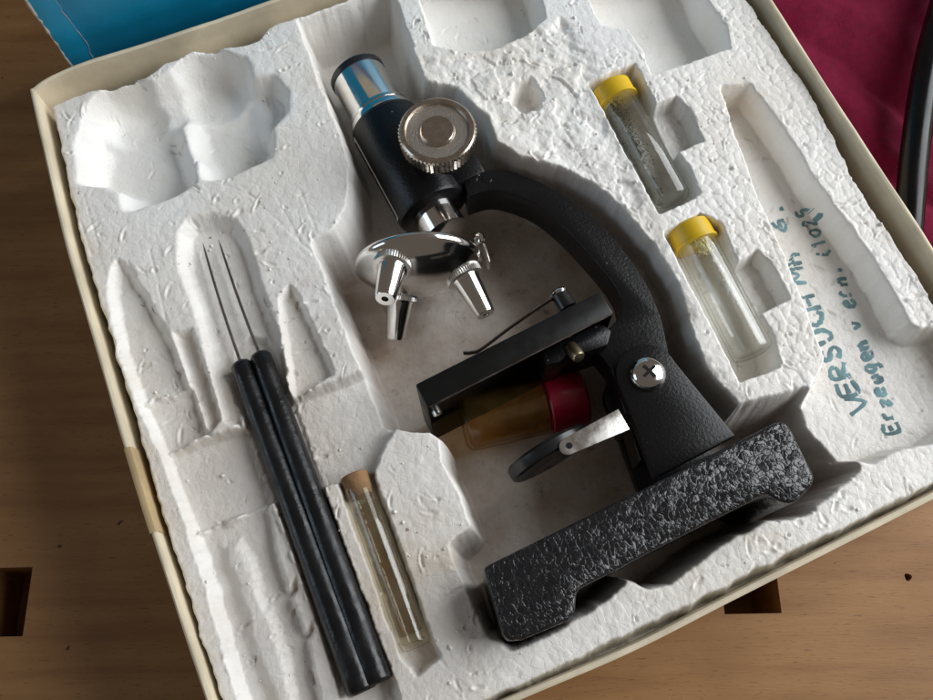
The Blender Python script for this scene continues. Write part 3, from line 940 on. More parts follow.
def write(text, p, q, hgt, name, wdt):
    random.seed(len(text))
    p, q = Vector((*p, 0)), Vector((*q, 0))
    e = (q - p)
    ln = e.length
    e.normalize()
    up = Vector((-e.y, e.x, 0))
    mb = MB()
    adv = ln / len(text)
    for i, chh in enumerate(text):
        if chh == ' ':
            continue
        o = p + e * (adv * i + random.uniform(-.2, .2)) + up * random.uniform(-0.4, 0.4)
        hs = hgt * random.uniform(0.9, 1.08)
        jx = lambda: random.uniform(-0.06, 0.06)
        for st in GLYPH[chh]:
            pts = [o + e * ((x + jx()) * adv * 1.15) + up * ((y + jx()) * hs) for x, y in st]
            pts = smooth_path(pts, 4)
            vs = []
            for k, pt in enumerate(pts):
                d = (pts[min(k + 1, len(pts) - 1)] - pts[max(k - 1, 0)])
                d = d.normalized() if d.length > 1e-6 else e
                nn = Vector((-d.y, d.x, 0)) * wdt * random.uniform(0.42, 0.78)
                for s in (-1, 0, 1):
                    a = pt + nn * s
                    vs.append((a.x, a.y, foam_h(a.x, a.y) + (0.16 if s == 0 else 0.05)))
            fs = []
            for k in range(len(pts) - 1):
                if random.random() < 0.02:
                    continue
                fs += [(3 * k, 3 * k + 1, 3 * k + 4, 3 * k + 3), (3 * k + 1, 3 * k + 2, 3 * k + 5, 3 * k + 4)]
            mb.add(vs, fs)
    return mb.build(name, M['ink'], tray, 60)
write('VERSUCH', *[(81.9, -85.2), (86.7, -45.3)], 5.3, 'handwriting', 1.15)
write('Mh', *[(87.3, -42.6), (90.5, -30.4)], 5.6, 'handwriting', 1.0)
write('6.', *[(91.0, -24.4), (94.0, -12.2)], 4.6, 'handwriting', 1.0)
write('Erzeugen', *[(87.6, -94.6), (93.7, -65.1)], 4.5, 'handwriting', 1.05)
write('v', *[(94.8, -62.0), (95.2, -58.5)], 4.0, 'handwriting', 0.9)
write('ern.', *[(96.1, -55.3), (99.5, -40.4)], 4.4, 'handwriting', 0.9)
write('(1025', *[(99.2, -37.2), (100.8, -18.4)], 4.4, 'handwriting', 0.8)

# ================================================================== microscope lying on its side
ZS = 35.0
mic = thing('microscope', (13.9, -52.3, 10.4), 'black and chrome toy microscope lying on its side in the foam tray', 'microscope')
def V3(q):
    return Vector(q)

# tube axis
E0, E1 = V3((-15.1, 88.1, 35.0)), V3((-10.7, 27.3, 35.0))
ax = (E1 - E0).normalized()
tl = (E1 - E0).length
side = Vector((0, 0, 1)).cross(ax)
if side.x < 0:
    side = -side                                    # towards the arm

# --- base: side profile with two feet, extruded across the width
BASE = [(-42.0, -84.2), (1.2, -82.5), (46.0, -80.3), (47.8, -81.4), (48.2, -84.0), (47.4, -97.1), (45.7, -99.0), (39.0, -101.2), (36.2, -100.0), (33.7, -96.1), (5.2, -97.3), (-22.4, -98.7), (-25.3, -103.5), (-27.7, -104.5), (-40.1, -104.1), (-43.2, -103.1), (-43.9, -101.0)]
o = prism('base', BASE, 10.6, 59.4, M['crackle'], mic, bevel=1.3, seg=3)

# --- bracket: two cheeks rising from the base to the pivot
def rounded_bracket(z0, z1):
    c = V3((23.1, -52.4, 49.0))
    bl, br = V3((11.4, -80.1, 49.0)), V3((37.4, -78.4, 49.0))
    l0, r0 = V3((14.4, -53.2, 49.0)), V3((32.4, -52.5, 49.0))
    r = ((l0 - c).length + (r0 - c).length) / 2
    a0 = math.atan2(r0.y - c.y, r0.x - c.x)
    a1 = math.atan2(l0.y - c.y, l0.x - c.x)
    if a1 < a0:
        a1 += 2 * math.pi
    poly = [(bl.x, bl.y), (br.x, br.y)] + [(c.x + r * math.cos(a0 + (a1 - a0) * k / 14), c.y + r * math.sin(a0 + (a1 - a0) * k / 14)) for k in range(15)]
    return prism('bracket_cheek', poly, z0, z1, M['cast'], mic, bevel=0.5)
rounded_bracket(45.0, 49.5)
rounded_bracket(20.5, 25.0)

# --- pivot screw with cross slot
pc = V3((23.1, -52.6, 50.5))
mb = MB().lathe((pc.x, pc.y, 49.2), (0, 0, 1), [(0, 5.0), (0.7, 5.2), (1.5, 4.9), (2.4, 4.0), (3.0, 2.6), (3.3, 0.0)], 40)
ps = mb.build('pivot_screw', M['chrome'], mic, 60)
mb = MB()
for a in (0.35, 0.35 + math.pi / 2):
    d = Vector((math.cos(a), math.sin(a), 0))
    n = Vector((-d.y, d.x, 0))
    mb.box(Vector((pc.x, pc.y, 51.4)) - d * 2.3 - n * 0.45, d * 4.6, n * 0.9, (0, 0, 1.12 if a < 1 else 1.15))
mb.build('cross_slot', M['hole'], ps)

# --- arm
outer = [(1.5, 33.1), (7.9, 32.3), (17.4, 27.4), (25.9, 17.2), (33.0, 3.9), (37.0, -9.4), (38.7, -23.9), (37.7, -35.8), (35.2, -45.2), (32.7, -53.1)]
inner = [(16.6, -44.8), (15.2, -37.8), (15.2, -33.4), (21.5, -33.3), (26.6, -30.7), (29.2, -26.3), (29.3, -19.6), (27.3, -9.9), (23.9, 2.5), (18.7, 14.0), (11.4, 22.0), (6.4, 24.6), (-0.0, 25.0)]
arm_bot = [(27.9, -73.5), (11.7, -73.5)]
op = [tuple(v[:2]) for v in smooth_path([(*p, 0) for p in outer], 4)]
ip = [tuple(v[:2]) for v in smooth_path([(*p, 0) for p in inner], 4)]
arm = prism('arm', op + arm_bot + ip, 28.5, 41.5, M['cast'], mic, bevel=1.6, seg=3)

# --- body tube
mb = MB().lathe(E0 + ax * 22.5, ax, [(0, 11.0), (0.3, 11.8), (0.9, 12.2), (tl - 24.2, 12.2), (tl - 23.2, 11.8), (tl - 22.6, 10.8)], 64)
mb.build('body_tube', M['cast'], mic)
# clamp that joins the tube to the arm
cl = E0 + ax * (tl - 13) + side * 7
mb = MB().box(cl - ax * 6 - Vector((0, 0, 7)), ax * 17, side * 13, (0, 0, 14.6))
clamp = mb.build('arm_clamp', M['cast'], mic, bevel=1.2)
mb = MB()
for q in ((4.3, 30.7, 42.2), (8.3, 28.5, 42.2)):
    mb2 = MB().lathe((q[0], q[1], 40.8), (0, 0, 1), [(0, 1.7), (0.7, 1.7), (1.0, 1.4), (1.0, 0)], 20)
    mb2.build('rivet', M['cast'], clamp)
# white edged slot cover on the tube: a strip that follows the curve of the tube
def tube_arc(t, ang, r):
    return E0 + ax * t + (side * math.cos(ang) + Vector((0, 0, 1)) * math.sin(ang)) * r
mb = MB()
A_ = math.radians(166)
def strip(t0, t1, a0, a1, r=12.35):
    vs = [tube_arc(t0, a0, r), tube_arc(t1, a0, r), tube_arc(t1, a1, r), tube_arc(t0, a1, r)]
    lo = [tube_arc(t0, a0, r - .5), tube_arc(t1, a0, r - .5), tube_arc(t1, a1, r - .5), tube_arc(t0, a1, r - .5)]
    mb.add(vs + lo, [(0, 1, 2, 3), (4, 7, 6, 5), (0, 4, 5, 1), (1, 5, 6, 2), (2, 6, 7, 3), (3, 7, 4, 0)])
ta, tb = 24.5, tl - 2.5
strip(ta, tb, A_, A_ + 0.05)
strip(ta, ta + 0.6, A_ + 0.05, A_ + 0.2)
strip(tb - 0.6, tb, A_ + 0.05, A_ + 0.2)
mb.build('slot_trim', M['whitepaint'], mic)
# --- eyepiece
ey = MB().lathe(E0 + ax * 2.2, ax, [(0, 9.2), (0.3, 9.6), (15.4, 9.6), (15.6, 10.2), (16.0, 10.7), (17.0, 10.9), (17.3, 10.5), (17.6, 10.5), (18.0, 11.3), (18.8, 11.6), (20.2, 11.7), (20.6, 11.0)], 56).build('eyepiece_tube', M['chrome'], mic, 30)
MB().lathe(E0 - ax * 0.4, ax, [(0, 7.2), (0.0, 9.4), (0.4, 9.9, 0.15), (2.5, 9.9, 0.15), (2.8, 9.5)], 80).build('eyepiece_rim', M['blackplastic'], ey, 30)
# --- lower barrel and turret
MB().lathe(E1 - ax * 1.2, ax, [(0, 7.4), (9.0, 7.4), (9.2, 6.8)], 48).build('lower_barrel', M['chrome'], mic)
TC = V3((-24.1, 7.4, 35.0))
al = math.radians(22)
# turret axis: tube axis turned away from the arm, in the plane of symmetry
rotm = Matrix.Rotation(al, 3, 'Z')
ta1 = rotm @ ax
ta2 = Matrix.Rotation(-al, 3, 'Z') @ ax
ta = ta1 if ta1.dot(side) < ta2.dot(side) else ta2
pdir = (ax - ta * ax.dot(ta)).normalized()
turret = MB().lathe(TC - ta * 7.0, ta, [(0, 0.01), (0, 18.0), (0.3, 19.4), (0.9, 20.2), (1.8, 20.5), (2.8, 20.3), (3.6, 19.6), (4.2, 18.6), (5.6, 17.4), (7.6, 14.5), (9.2, 10.5), (10.2, 5.5), (10.6, 0.01)], 72).build('turret', M['chrome'], mic, 40)
# black fixed plate above the turret
MB().lathe(TC - ta * 10.2, ta, [(0, 13.0), (0.4, 13.8), (2.8, 13.8), (3.1, 13.0)], 48).build('turret_plate', M['blackplastic'], mic)
# detent spring clip at the turret's edge
dc = TC + pdir * 19.4 - ta * 8.6
dt = MB().box(dc + Vector((0, 0, -3)) - pdir * 1, pdir * 3.0 - ta * 2, ta * 0.9 + pdir * 0.2, (0, 0, 7)).box(dc + Vector((0, 0, -2.4)) + pdir * 1.4, ta * 6.5 + pdir * 1.0, pdir * 0.9, (0, 0, 6)).build('detent_clip', M['steel'], mic, bevel=0.25)
MB().lathe(dc + Vector((0, 0, 3.6)) - ta * 2.0 + pdir * 0.6, (0, 0, 1), [(-3, 1.6), (0.8, 1.7), (1.4, 1.2), (1.6, 0.0)], 24).build('screw', M['chrome'], dt)
zc = Vector((0, 0, 1))
for k, (phi, LB) in enumerate(((0, 12.0), (122, 10.5), (-122, 11.5))):
    ph = math.radians(phi)
    rk = pdir * math.cos(ph) + zc * math.sin(ph)
    dk = ta * math.cos(al) + rk * math.sin(al)
    ok = TC - dk * 1.6 + rk * 14.0
    ob = MB().lathe(ok, dk, [(-1.5, 4.9), (2.6, 4.9), (2.9, 5.4), (3.3, 4.7), (4.2, 4.35), (4.4 + LB, 3.15), (4.9 + LB, 2.8), (4.9 + LB, 1.1), (3.4 + LB, 1.0), (3.4 + LB, 0.0)], 40).build('objective', M['chrome'], mic, 30)
    MB().lathe(ok, dk, [(0.6, 5.0), (0.7, 6.1, 0.22), (3.2, 6.1, 0.22), (3.35, 5.0)], 96).build('knurled_ring', M['steel'], ob, 20)
    MB().lathe(ok, dk, [(4.0 + LB, 0.95), (4.1 + LB, 0)], 16).build('lens_opening', M['hole'], ob)
# --- focus knobs on one shaft
kc = V3((-3.6, 39.3, 62.0))
MB().lathe((kc.x, kc.y, 24.5), (0, 0, 1), [(0, 3.0), (31.0, 3.0)], 28).build('knob_shaft', M['steel'], mic)
kprof = [(0, 10.4), (0.6, 11.8, 0.4), (5.4, 12.1, 0.45), (6.1, 11.6), (6.5, 11.2), (6.5, 9.9), (5.5, 9.4), (5.4, 5.6), (6.1, 5.2), (6.4, 4.9), (6.4, 0.0)]
fk = MB().lathe((kc.x, kc.y, 55.2), (0, 0, 1), kprof, 110).build('focus_knob', M['knobmetal'], mic, 25)
MB().lathe((kc.x, kc.y, 60.45), (0, 0, 1), [(0, 5.3), (0.25, 5.4), (0.3, 9.3), (0, 9.6)], 72).build('knob_face', M['grainmetal'], fk, 40)
# pinion housing between the shaft and the tube
ph_ = MB().lathe((kc.x, kc.y, 24), (0, 0, 1), [(0, 5.2), (0.5, 5.8), (21.5, 5.8), (22, 5.2)], 36).build('pinion_housing', M['cast'], mic)
q = (6.1, 33.1, 44.0)
MB().lathe((q[0], q[1], 41), ax, [(-2.5, 0.9), (2.5, 0.9)], 14).build('spring_pin', M['steel'], ph_)

# --- stage
s0, s1 = V3((-39.5, -30.5, 54.5)), V3((20.5, -25.6, 54.5))
e1 = (s1 - s0).normalized()
e2 = Vector((-e1.y, e1.x, 0))
if e2.y > 0:
    e2 = -e2                                        # away from the objectives
th = 8.0
mb = MB().box(Vector((s0.x, s0.y, 15.5)), e1 * (s1 - s0).length, (0, 0, 39), e2 * th)
me = mesh_from(mb.v, mb.f, 'stage')
bm = bmesh.new()
bm.from_mesh(me)
under = max(bm.faces, key=lambda f: f.normal.dot(e2))
r_ = bmesh.ops.inset_individual(bm, faces=[under], thickness=2.2 * MM, depth=0)
bmesh.ops.translate(bm, verts=under.verts[:], vec=-e2 * 5.5 * MM)
es = [e for e in bm.edges if e.calc_face_angle(0) > 0.4]
bmesh.ops.bevel(bm, geom=es, offset=0.7 * MM, segments=2, profile=0.5, affect='EDGES', clamp_overlap=True)
bm.to_mesh(me)
bm.free()
stage = link_mesh('stage', me, M['blackmatt'], mic)
wa, wb = s0 + e2 * (th - 0.35), s1 + e2 * (th - 0.35)
wp = [wa.lerp(wb, f) for f in np.linspace(0.01, 0.99, 30)]
rw = random.Random(5)
MB().tube([(p.x, p.y, 54.02) for p in wp], [rw.uniform(0.32, 0.46) for _ in wp], 8).build('worn_edge', M['darksteel'], stage, 60)
# hole lug at the front corner of the stage
lp = s0 + e2 * th + e1 * 2.2
MB().lathe((lp.x, lp.y, 48), e2, [(-2, 1.3), (1.1, 1.3), (1.3, 1.0)], 20).build('stud', M['steel'], stage)
# lug that ties the stage to the arm, and its screw
lq = [(-1.3, -33.4), (18.7, -31.8), (20.8, -35.5), (17.7, -39.2), (11.3, -38.9), (7.0, -37.0), (2.5, -38.4), (-2.1, -37.8)]
prism('stage_lug', lq, 28, 46, M['cast'], mic, bevel=0.8)
q = (7.6, -37.0, 47.0)
MB().lathe((q[0], q[1], 46.0), e2 + Vector((0, 0, 0.5)), [(-2, 2.0), (2.6, 2.0), (3.2, 1.7), (3.5, 0)], 24).build('lug_screw', M['brass'], mic)
# clip: post, dome screw and a springy strip
q0 = V3((11.4, -23.4, 47.0))
cp = q0.copy()
post = MB().lathe(cp - e2 * -1.0, -e2, [(0, 3.0), (4.8, 2.7), (5.0, 2.5)], 28).build('clip_post', M['blackplastic'], stage)
MB().lathe(cp - e2 * 4.0, -e2, [(0, 2.5), (0.6, 2.9), (1.3, 2.5), (1.9, 1.4), (2.1, 0.0)], 28).build('clip_screw', M['chrome'], stage)
qe = V3((-20.2, -26.6, 47.0))
mb = MB()
pp = [cp - e2 * 3.9 + e1 * 2, cp - e2 * 3.6 - e1 * 4, cp.lerp(qe, 0.55) - e2 * 2.0, cp.lerp(qe, 0.9) - e2 * 0.2, qe - e2 * 0.6, qe - e2 * 1.6 - e1 * 2.2]
pp = smooth_path(pp, 6)
vs, fs = [], []
for p in pp:
    for dz in (-1.2, 1.2):
        for tt in (0, 0.35):
            vs.append(p + Vector((0, 0, dz)) - e2 * tt)
for k in range(len(pp) - 1):
    b = 4 * k
    fs += [(b, b + 1, b + 5, b + 4), (b + 2, b + 6, b + 7, b + 3), (b, b + 4, b + 6, b + 2), (b + 1, b + 3, b + 7, b + 5)]
mb.add(vs, fs).build('stage_clip', M['darksteel'], stage, 60)

# --- mirror: a black rimmed disc seen from its edge, on a metal fork
m0, m1 = V3((-23.5, -61.6, 44.0)), V3((3.3, -58.6, 44.0))
md = (m1 - m0).normalized()
mc = (m0 + m1) / 2
mc.z = 35
mn = Vector((-md.y, md.x, 0))
rad = (m1 - m0).length / 2
mir = MB().lathe(mc - mn * 2.2, mn, [(0, rad - 1.0), (0.5, rad - 0.2), (1.4, rad), (3.4, rad), (4.2, rad - 0.5), (4.4, rad - 1.4), (3.6, rad - 1.8), (3.6, 0)], 56).build('mirror', M['blackplastic'], mic, 30)
f0, f1_ = V3((-9.2, -62.7, 49.0)), V3((11.1, -61.7, 49.0))
fd = (f1_ - f0).normalized()
fn = Vector((-fd.y, fd.x, 0))
fw, fw2 = 2.4, 3.3
fl_ = (f1_ - f0).length
pol = [f1_ - fn * fw2, f1_ + fn * fw2] + [f0 + fd * fw + (-fd * math.cos(a) + fn * math.sin(a)) * fw for a in np.linspace(math.pi / 2, -math.pi / 2, 12)]
fork = prism('mirror_fork', [(p.x, p.y) for p in pol], 48.2, 49.0, M['steel'], mic, bevel=0.12)
hp = f0 + fd * fw * 1.2
MB().lathe((hp.x, hp.y, 48.9), (0, 0, 1), [(0, 1.0), (0.2, 0.9), (0.22, 0)], 20).build('fork_hole', M['hole'], fork)
bp = f1_ + fd * 2
MB().box(Vector((bp.x, bp.y, 20)) - fn * 2, fn * 4, fd * 14, (0, 0, 28)).build('fork_mount', M['cast'], mic, bevel=0.6)

# ================================================================== sample vials
def vial(cap_px, end_px, r, z, name_label, cat, mats, cap_len, cap_r):
    p, q = Vector((*cap_px, z)), Vector((*end_px, z))
    d = (q - p).normalized()
    l = (q - p).length
    t = thing('sample_vial', (p.x, p.y, z - cap_r), name_label, cat)
    b = MB()
    b.open_lathe(p, d, [(1.0, r), (cap_len, r), (l - 1.2, r), (l - 0.4, r - 0.4), (l, r - 1.3), (l + 0.05, 0.02)], 44)
    b.open_lathe(p, d, [(1.2, r - 1.2), (l - 1.6, r - 0.9), (l - 1.0, r - 1.8), (l - 0.9, 0.02)], 44)
    b.build('glass', mats[0], t, 50)
    c = MB().lathe(p, d, [(0, 0.02), (0, cap_r - 0.6), (0.5, cap_r), (cap_len - 1.0, cap_r), (cap_len - 0.8, cap_r + 0.35), (cap_len, cap_r + 0.35), (cap_len, r - 0.3)], 48)
    c.build('cap', mats[1], t, 40)
    return t, p, d, l
def settled(parent, p, d, r, t0, t1, a0, a1, name, mat, seed):
    """powder caked along one side of the inner wall"""
    rs = np.random.RandomState(seed)
    w = Vector(d)
    zc_ = Vector((0, 0, 1))
    sd = w.cross(zc_).normalized()
    nt_, na = 46, 20
    vs, fs = [], []
    for i in range(nt_):
        t = t0 + (t1 - t0) * i / (nt_ - 1)
        e = 0.16 * (rs.rand() - 0.5) + 0.10 * math.sin(t * 0.37 + 1) + 0.06 * math.sin(t * 1.7)
        for j in range(na):
            a = math.radians(a0) + e + (math.radians(a1 - a0)) * j / (na - 1)
            f = math.sin(math.pi * j / (na - 1))
            rr = r - 1.05 - f * (0.25 + 0.45 * rs.rand())
            vs.append(p + w * (t + 0.3 * (rs.rand() - 0.5)) + (zc_ * math.cos(a) + sd * math.sin(a)) * rr)
    for i in range(nt_ - 1):
        for j in range(na - 1):
            k = i * na + j
            fs.append((k, k + 1, k + na + 1, k + na))
    return MB().add(vs, fs).build(name, mat, parent, 80)
def grains(parent, p, d, r, spots, name, mat, seed=1):
    rs = random.Random(seed)
    u, v, w = frame(d)
    if u.z < 0:
        pass
    mb = MB()
    for (t, ang, spread_t, spread_a, n, sz) in spots:
        for k in range(n):
            tt = t + rs.gauss(0, spread_t)
            a = math.radians(ang) + rs.gauss(0, spread_a)
            s = sz * rs.uniform(0.4, 1.3)
            rr = r - 1.15 - s * rs.uniform(0.3, 1.0)
            # ang measured from +z around the vial axis
            zc_ = Vector((0, 0, 1))
            sd = w.cross(zc_).normalized()
            c = p + w * tt + (zc_ * math.cos(a) + sd * math.sin(a)) * rr
            vs = [c + Vector((rs.uniform(-1, 1), rs.uniform(-1, 1), rs.uniform(-1, 1))).normalized() * s * rs.uniform(0.6, 1.2) for _ in range(6)]
            mb.add(vs, [(0, 1, 2), (0, 2, 3), (0, 3, 4), (0, 4, 1), (5, 2, 1), (5, 3, 2), (5, 4, 3), (5, 1, 4)])
    o = mb.build(name, mat, parent, None)
    o['kind'] = 'stuff'
    return o
v1, p, d, l = vial([(60.3, 44.2)][0], [(59.3, -2.9)][0], 6.3, 41, 'small glass vial with yellow cap and dark olive residue inside', 'vial', (M['glass'], M['yellow']), 6.6, 6.8)
grains(v1, p, d, 6.3, [(10, 42, 2.5, 0.30, 300, 0.32), (17, 38, 4.5, 0.24, 620, 0.24), (26, 36, 4.0, 0.26, 560, 0.25), (20, 80, 8, 0.35, 420, 0.30), (20, 110, 7, 0.3, 200, 0.3), (22, -10, 6, 0.5, 60, 0.16)], 'residue', M['residue'], 3)
settled(v1, p, d, 6.3, 7.5, l - 2.5, 44, 178, 'caked_residue', M['residue'], 4)
v2, p, d, l = vial([(59.4, -12.3)][0], [(57.6, -58.0)][0], 6.3, 41, 'small clear glass vial with yellow cap and pale crystals inside', 'vial', (M['glass'], M['yellow']), 7.0, 6.8)
grains(v2, p, d, 6.3, [(9.0, 2, 1.3, 0.28, 170, 0.55), (10.8, 10, 0.8, 0.2, 80, 0.5)], 'yellow_crystals', M['crystal_y'], 5)
grains(v2, p, d, 6.3, [(14.5, -12, 0.5, 0.07, 30, 0.5), (18.5, -16, 0.6, 0.08, 25, 0.45), (24.5, -14, 1.3, 0.14, 130, 0.52), (28.0, -16, 1.6, 0.15, 80, 0.36), (20, -20, 6, 0.3, 40, 0.18)], 'white_crystals', M['crystal_w'], 6)

# amber bottle with dark red cap under the stage
t = None
p, q = V3((10.4, -44.9, 20.0)), V3((-29.1, -37.9, 20.0))
d = (q - p).normalized()
l = (q - p).length
rb = thing('specimen_bottle', (p.x, p.y, 10.4), 'amber plastic specimen bottle with dark red cap lying under the microscope stage', 'bottle')
MB().open_lathe(p, d, [(9, 8.0), (12.6, 8.0), (13.4, 9.2), (l - 2, 9.2), (l - 0.6, 8.6), (l, 7.2), (l + 0.02, 0.02)], 48).open_lathe(p, d, [(11, 7.2), (14, 8.3), (l - 2.4, 8.3), (l - 1.4, 7.0), (l - 1.3, 0.02)], 48).build('body', M['amber'], rb, 50)
MB().lathe(p, d, [(0, 0.02), (0, 8.2), (0.7, 9.2), (1.5, 9.4), (12.0, 9.6), (12.4, 9.3), (12.4, 8.0)], 48).build('cap', M['redplastic'], rb, 35)

# corked test tube
p, q = V3((-64.9, -45.4, 44.4)), V3((-65.8, -95.2, 44.4))
d = (q - p).normalized()
l = (q - p).length
tt = thing('test_tube', (p.x, p.y, 40.2), 'slim corked glass tube with brownish film lying beside the black handles', 'test tube')
MB().open_lathe(p, d, [(3.6, 4.0), (4.2, 4.2), (l - 1.6, 4.15), (l - 0.5, 3.7), (l, 2.6), (l + 0.05, 0.02)], 40).open_lathe(p, d, [(3.6, 3.6), (l - 2.2, 3.5), (l - 1.6, 2.6), (l - 1.5, 0.02)], 40).build('glass', M['hazyglass'], tt, 50)
MB().lathe(p, d, [(0, 0.02), (0, 3.7), (0.4, 4.05), (4.4, 3.75), (6.6, 3.35), (6.8, 0.02)], 36).build('cork', M['cork'], tt, 40)
g = grains(tt, p, d, 4.2, [(8.2, 10, 0.7, 0.5, 30, 0.22), (26, 180, 9, 0.6, 60, 0.16)], 'brown_specks', simple('brown_film', (0.20, 0.12, 0.05), 0.9, 0, 600, 0.4), 9)

settled(tt, p, d, 4.9, 8, l - 4, 140, 235, 'brown_film', bpy.data.materials['brown_film'], 8)
# ================================================================== dissecting needles
def needle(top_px, bot_px, tip, label, seed, z=45.0):
    p, q = Vector((*top_px, z)), Vector((*bot_px, z))
    d = (q - p).normalized()
    l = (q - p).length
    n = thing('dissecting_needle', (q.x, q.y, 41), label, 'needle')
    rs = random.Random(seed)
    prof = [(0, 0.02), (0.15, 1.4), (0.8, 2.6), (1.8, 3.2)]
    for k in range(1, 24):
        f = k / 23
        prof.append((1.8 + (l - 3.0) * f, 3.2 + 1.0 * f + rs.uniform(-0.04, 0.04)))
    prof += [(l - 0.6, 4.05), (l, 3.4), (l, 0.02)]
    MB().lathe(p, d, prof, 32).build('handle', M['handle'], n, 50)
    tp = Vector((*tip, z - 0.6))
    st = p + d * 3
    dd = (tp - st)
    L_ = dd.length
    bend = Vector((-dd.y, dd.x, 0)).normalized() * rs.uniform(0.3, 0.6)
    MB().tube([st + dd * f + bend * math.sin(f * 3.14) for f in (0, .15, .3, .45, .6, .75, .88, .95, 1)], [.5, .48, .46, .45, .43, .4, .34, .22, .04], 12).build('needle', M['darksteel'], n, 40)
    return n
needle([(-84.0, -0.3)][0], [(-82.7, -99.8)][0], [(-82.7, 41.9)][0], 'black handled dissecting needle further from the corked tube', 1)
needle([(-77.9, 0.1)][0], [(-78.1, -99.4)][0], [(-77.8, 40.8)][0], 'black handled dissecting needle beside the corked glass tube', 2)

# ================================================================== loose foam crumbs and a splinter
def crumbs():
    rs = random.Random(12)
    mb = MB()
    k = 0
    while k < 230:
        x, y = rs.uniform(-112, 112), rs.uniform(-110, 110)
        z = foam_h(x, y)
        if z < 38 or z > 49:
            continue
        k += 1
        s = rs.choice((0.25, 0.3, 0.4, 0.4, 0.7)) * rs.uniform(0.7, 1.3)
        c = Vector((x, y, z + s * 0.4))
        vs = [c + Vector(v).normalized() * s * rs.uniform(0.7, 1.2) for v in ((1, 0, 0), (0, 1, 0), (-1, 0, 0), (0, -1, 0), (0, 0, 1), (0, 0, -1), )]
        mb.add(vs, [(0, 1, 4), (1, 2, 4), (2, 3, 4), (3, 0, 4), (1, 0, 5), (2, 1, 5), (3, 2, 5), (0, 3, 5)])
    o = mb.build('foam_crumbs', M['crumb'], None, 80)
    tag(o, 'tiny white foam crumbs scattered over the tray surface', 'crumbs', kind='stuff')
crumbs()

# ================================================================== blue lid standing upright behind the box
LX0, LX1, LY, LD, LH = -104.5, 132.0, 126.0, 36.0, 138.0
lid = thing('box_lid', (14, LY, 0), 'bright blue printed cardboard lid standing upright behind the cream box', 'box lid')
def panel(name, o, u, v, w):
    return MB().box(o, u, v, w).build(name, M['blue'], lid, bevel=0.35)
panel('lid_top', (LX0, LY, 0.3), (LX1 - LX0, 0, 0), (0, 1.8, 0), (0, 0, LH))
panel('lid_side', (LX0 + 0.2, LY + 1.85, 0.3), (1.8, 0, 0), (0, LD, 0), (0, 0, LH))
panel('lid_side', (LX1 - 2.0, LY + 1.85, 0.3), (1.8, 0, 0), (0, LD, 0), (0, 0, LH))
panel('lid_side', (LX0 + 2.1, LY + 1.85, 0.4), (LX1 - LX0 - 4.2, 0, 0), (0, LD, 0), (0, 0, 1.8))
panel('lid_side', (LX0 + 2.1, LY + 1.85, LH - 1.8), (LX1 - LX0 - 4.2, 0, 0), (0, LD, 0), (0, 0, 1.8))
MB().box((-40, LY - 0.12, 104), (150, 0, 0), (0, 0.1, 0), (0, 0, 26)).build('printed_panel', M['boardin'], lid)
MB().box((-40, LY - 0.12, 96), (150, 0, 0), (0, 0.1, 0), (0, 0, 3.5)).build('printed_stripe', M['redplastic'], lid)
def flap():
    rs = random.Random(3)
    n = 90
    seam, edge_ = [], []
    for k in range(n):
        z = 1 + (LH - 2) * k / (n - 1)
        seam.append(Vector((-97.5 + 2.2 * (z - 40) / 35 + 0.9 * math.sin(z * 0.16) + rs.uniform(-0.35, 0.35), LY - 0.45, z)))
        edge_.append(Vector((LX0 + rs.uniform(-0.25, 0.25), LY - 0.05 + rs.uniform(-0.2, 0.2), z)))
    vs, fs = [], []
    for k in range(n):
        z = seam[k].z
        vs += [(LX0 + 0.1, LY - 0.1, z), ((LX0 + seam[k].x) / 2, LY - 0.5, z), (seam[k].x - 0.1, LY - 0.42, z), (seam[k].x, LY - 0.04, z)]
    for k in range(n - 1):
        for i in range(3):
            fs.append((4 * k + i, 4 * k + i + 1, 4 * k + i + 5, 4 * k + i + 4))
    MB().add(vs, fs).build('paper_flap', M['blue'], lid, 60)
    MB().tube(edge_, [rs.uniform(0.2, 0.75) for _ in edge_], 8).build('torn_edge', M['tornpaper'], lid, 60)
    MB().tube(seam, [rs.uniform(0.03, 0.15) for _ in seam], 6).build('torn_edge', M['tornpaper'], lid, 60)
flap()

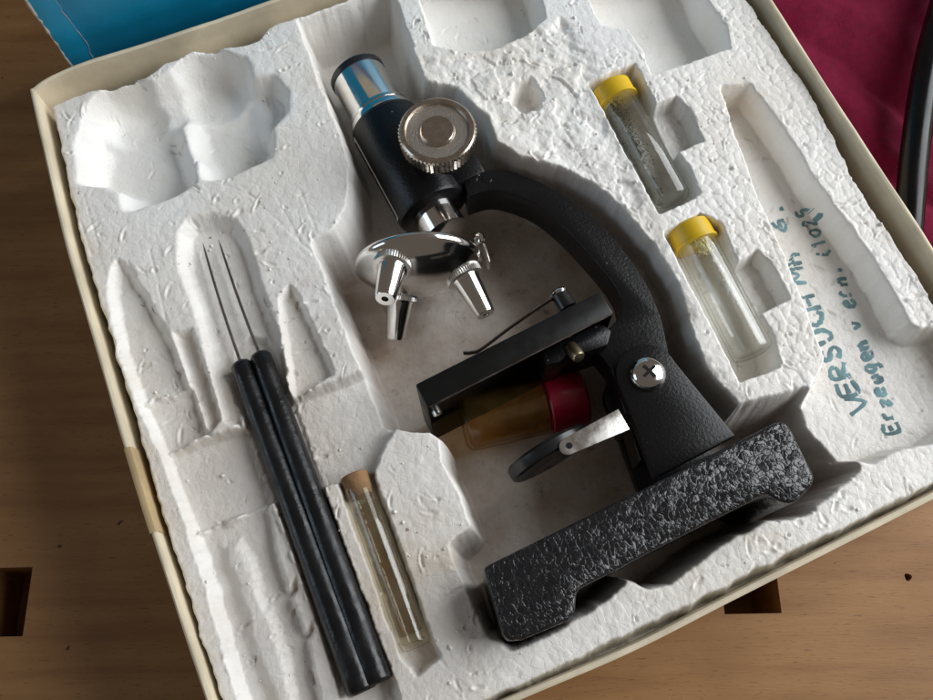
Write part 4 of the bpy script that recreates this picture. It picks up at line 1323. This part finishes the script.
# ================================================================== red cloth and black hose
def cloth():
    gx = np.arange(116, 300, 1.5)
    gy = np.arange(-70, 210, 1.5)
    GX, GY = np.meshgrid(gx, gy)
    region = [(161.2, 207.2), (366.1, 114.8), (254.8, -28.7), (178.1, -49.8), (145.6, -60.9), (128.6, -49.4), (131.4, -18.5), (142.3, 35.4), (142.3, 115.6)]
    s = sdf(region, GX, GY) + 3.0 * fbm(GX / 18, GY / 18, 5, 3)
    fold = 7 * np.abs(fbm((GX * 0.8 + GY * 0.35) / 34 + 0.5 * fbm(GX / 50, GY / 50, 9, 2), (GY * 0.5 - GX * .2) / 70, 7, 3)) * 2.2
    Z = 3 + fold + 1.4 * fbm(GX / 14, GY / 14, 13, 3)
    Z = Z * sstep(1, -10, s) + 0.6
    Z = np.maximum(Z, 0.6)
    ins = (s < 1) & (GX > 121.8 - 0.0 * GY)
    ny, nx = GX.shape
    idx = np.full(GX.shape, -1)
    k4 = ins[:-1, :-1] & ins[1:, :-1] & ins[:-1, 1:] & ins[1:, 1:]
    used = np.zeros(GX.shape, bool)
    for a, b in ((0, 0), (1, 0), (0, 1), (1, 1)):
        used[a:ny - 1 + a, b:nx - 1 + b] |= k4
    idx[used] = np.arange(used.sum())
    co = np.stack([GX[used], GY[used], Z[used]], 1)
    q = np.stack([idx[:-1, :-1][k4], idx[:-1, 1:][k4], idx[1:, 1:][k4], idx[1:, :-1][k4]], 1)
    me = bpy.data.meshes.new('red_cloth')
    me.from_pydata((co * MM).tolist(), [], q.tolist())
    o = link_mesh('cloth', me, M['cloth'], None, 180)
    tag(o, 'crumpled crimson red cloth lying beside the cardboard box', 'cloth')
cloth()
hz = [(231.5, 64.9, 16.0), (209.6, 46.8, 17.0), (188.2, 25.7, 17.0), (172.3, 7.1, 16.0), (158.0, -11.3, 15.0), (148.2, -25.6, 13.0), (139.8, -39.0, 9.0), (126.2, -52.7, 6.5)]
mb = MB().tube(smooth_path(hz, 8), 5.0, 24)
o = mb.build('black_hose', M['rubber'], None, 60)
tag(o, 'thick black rubber hose curving over the red cloth', 'hose')
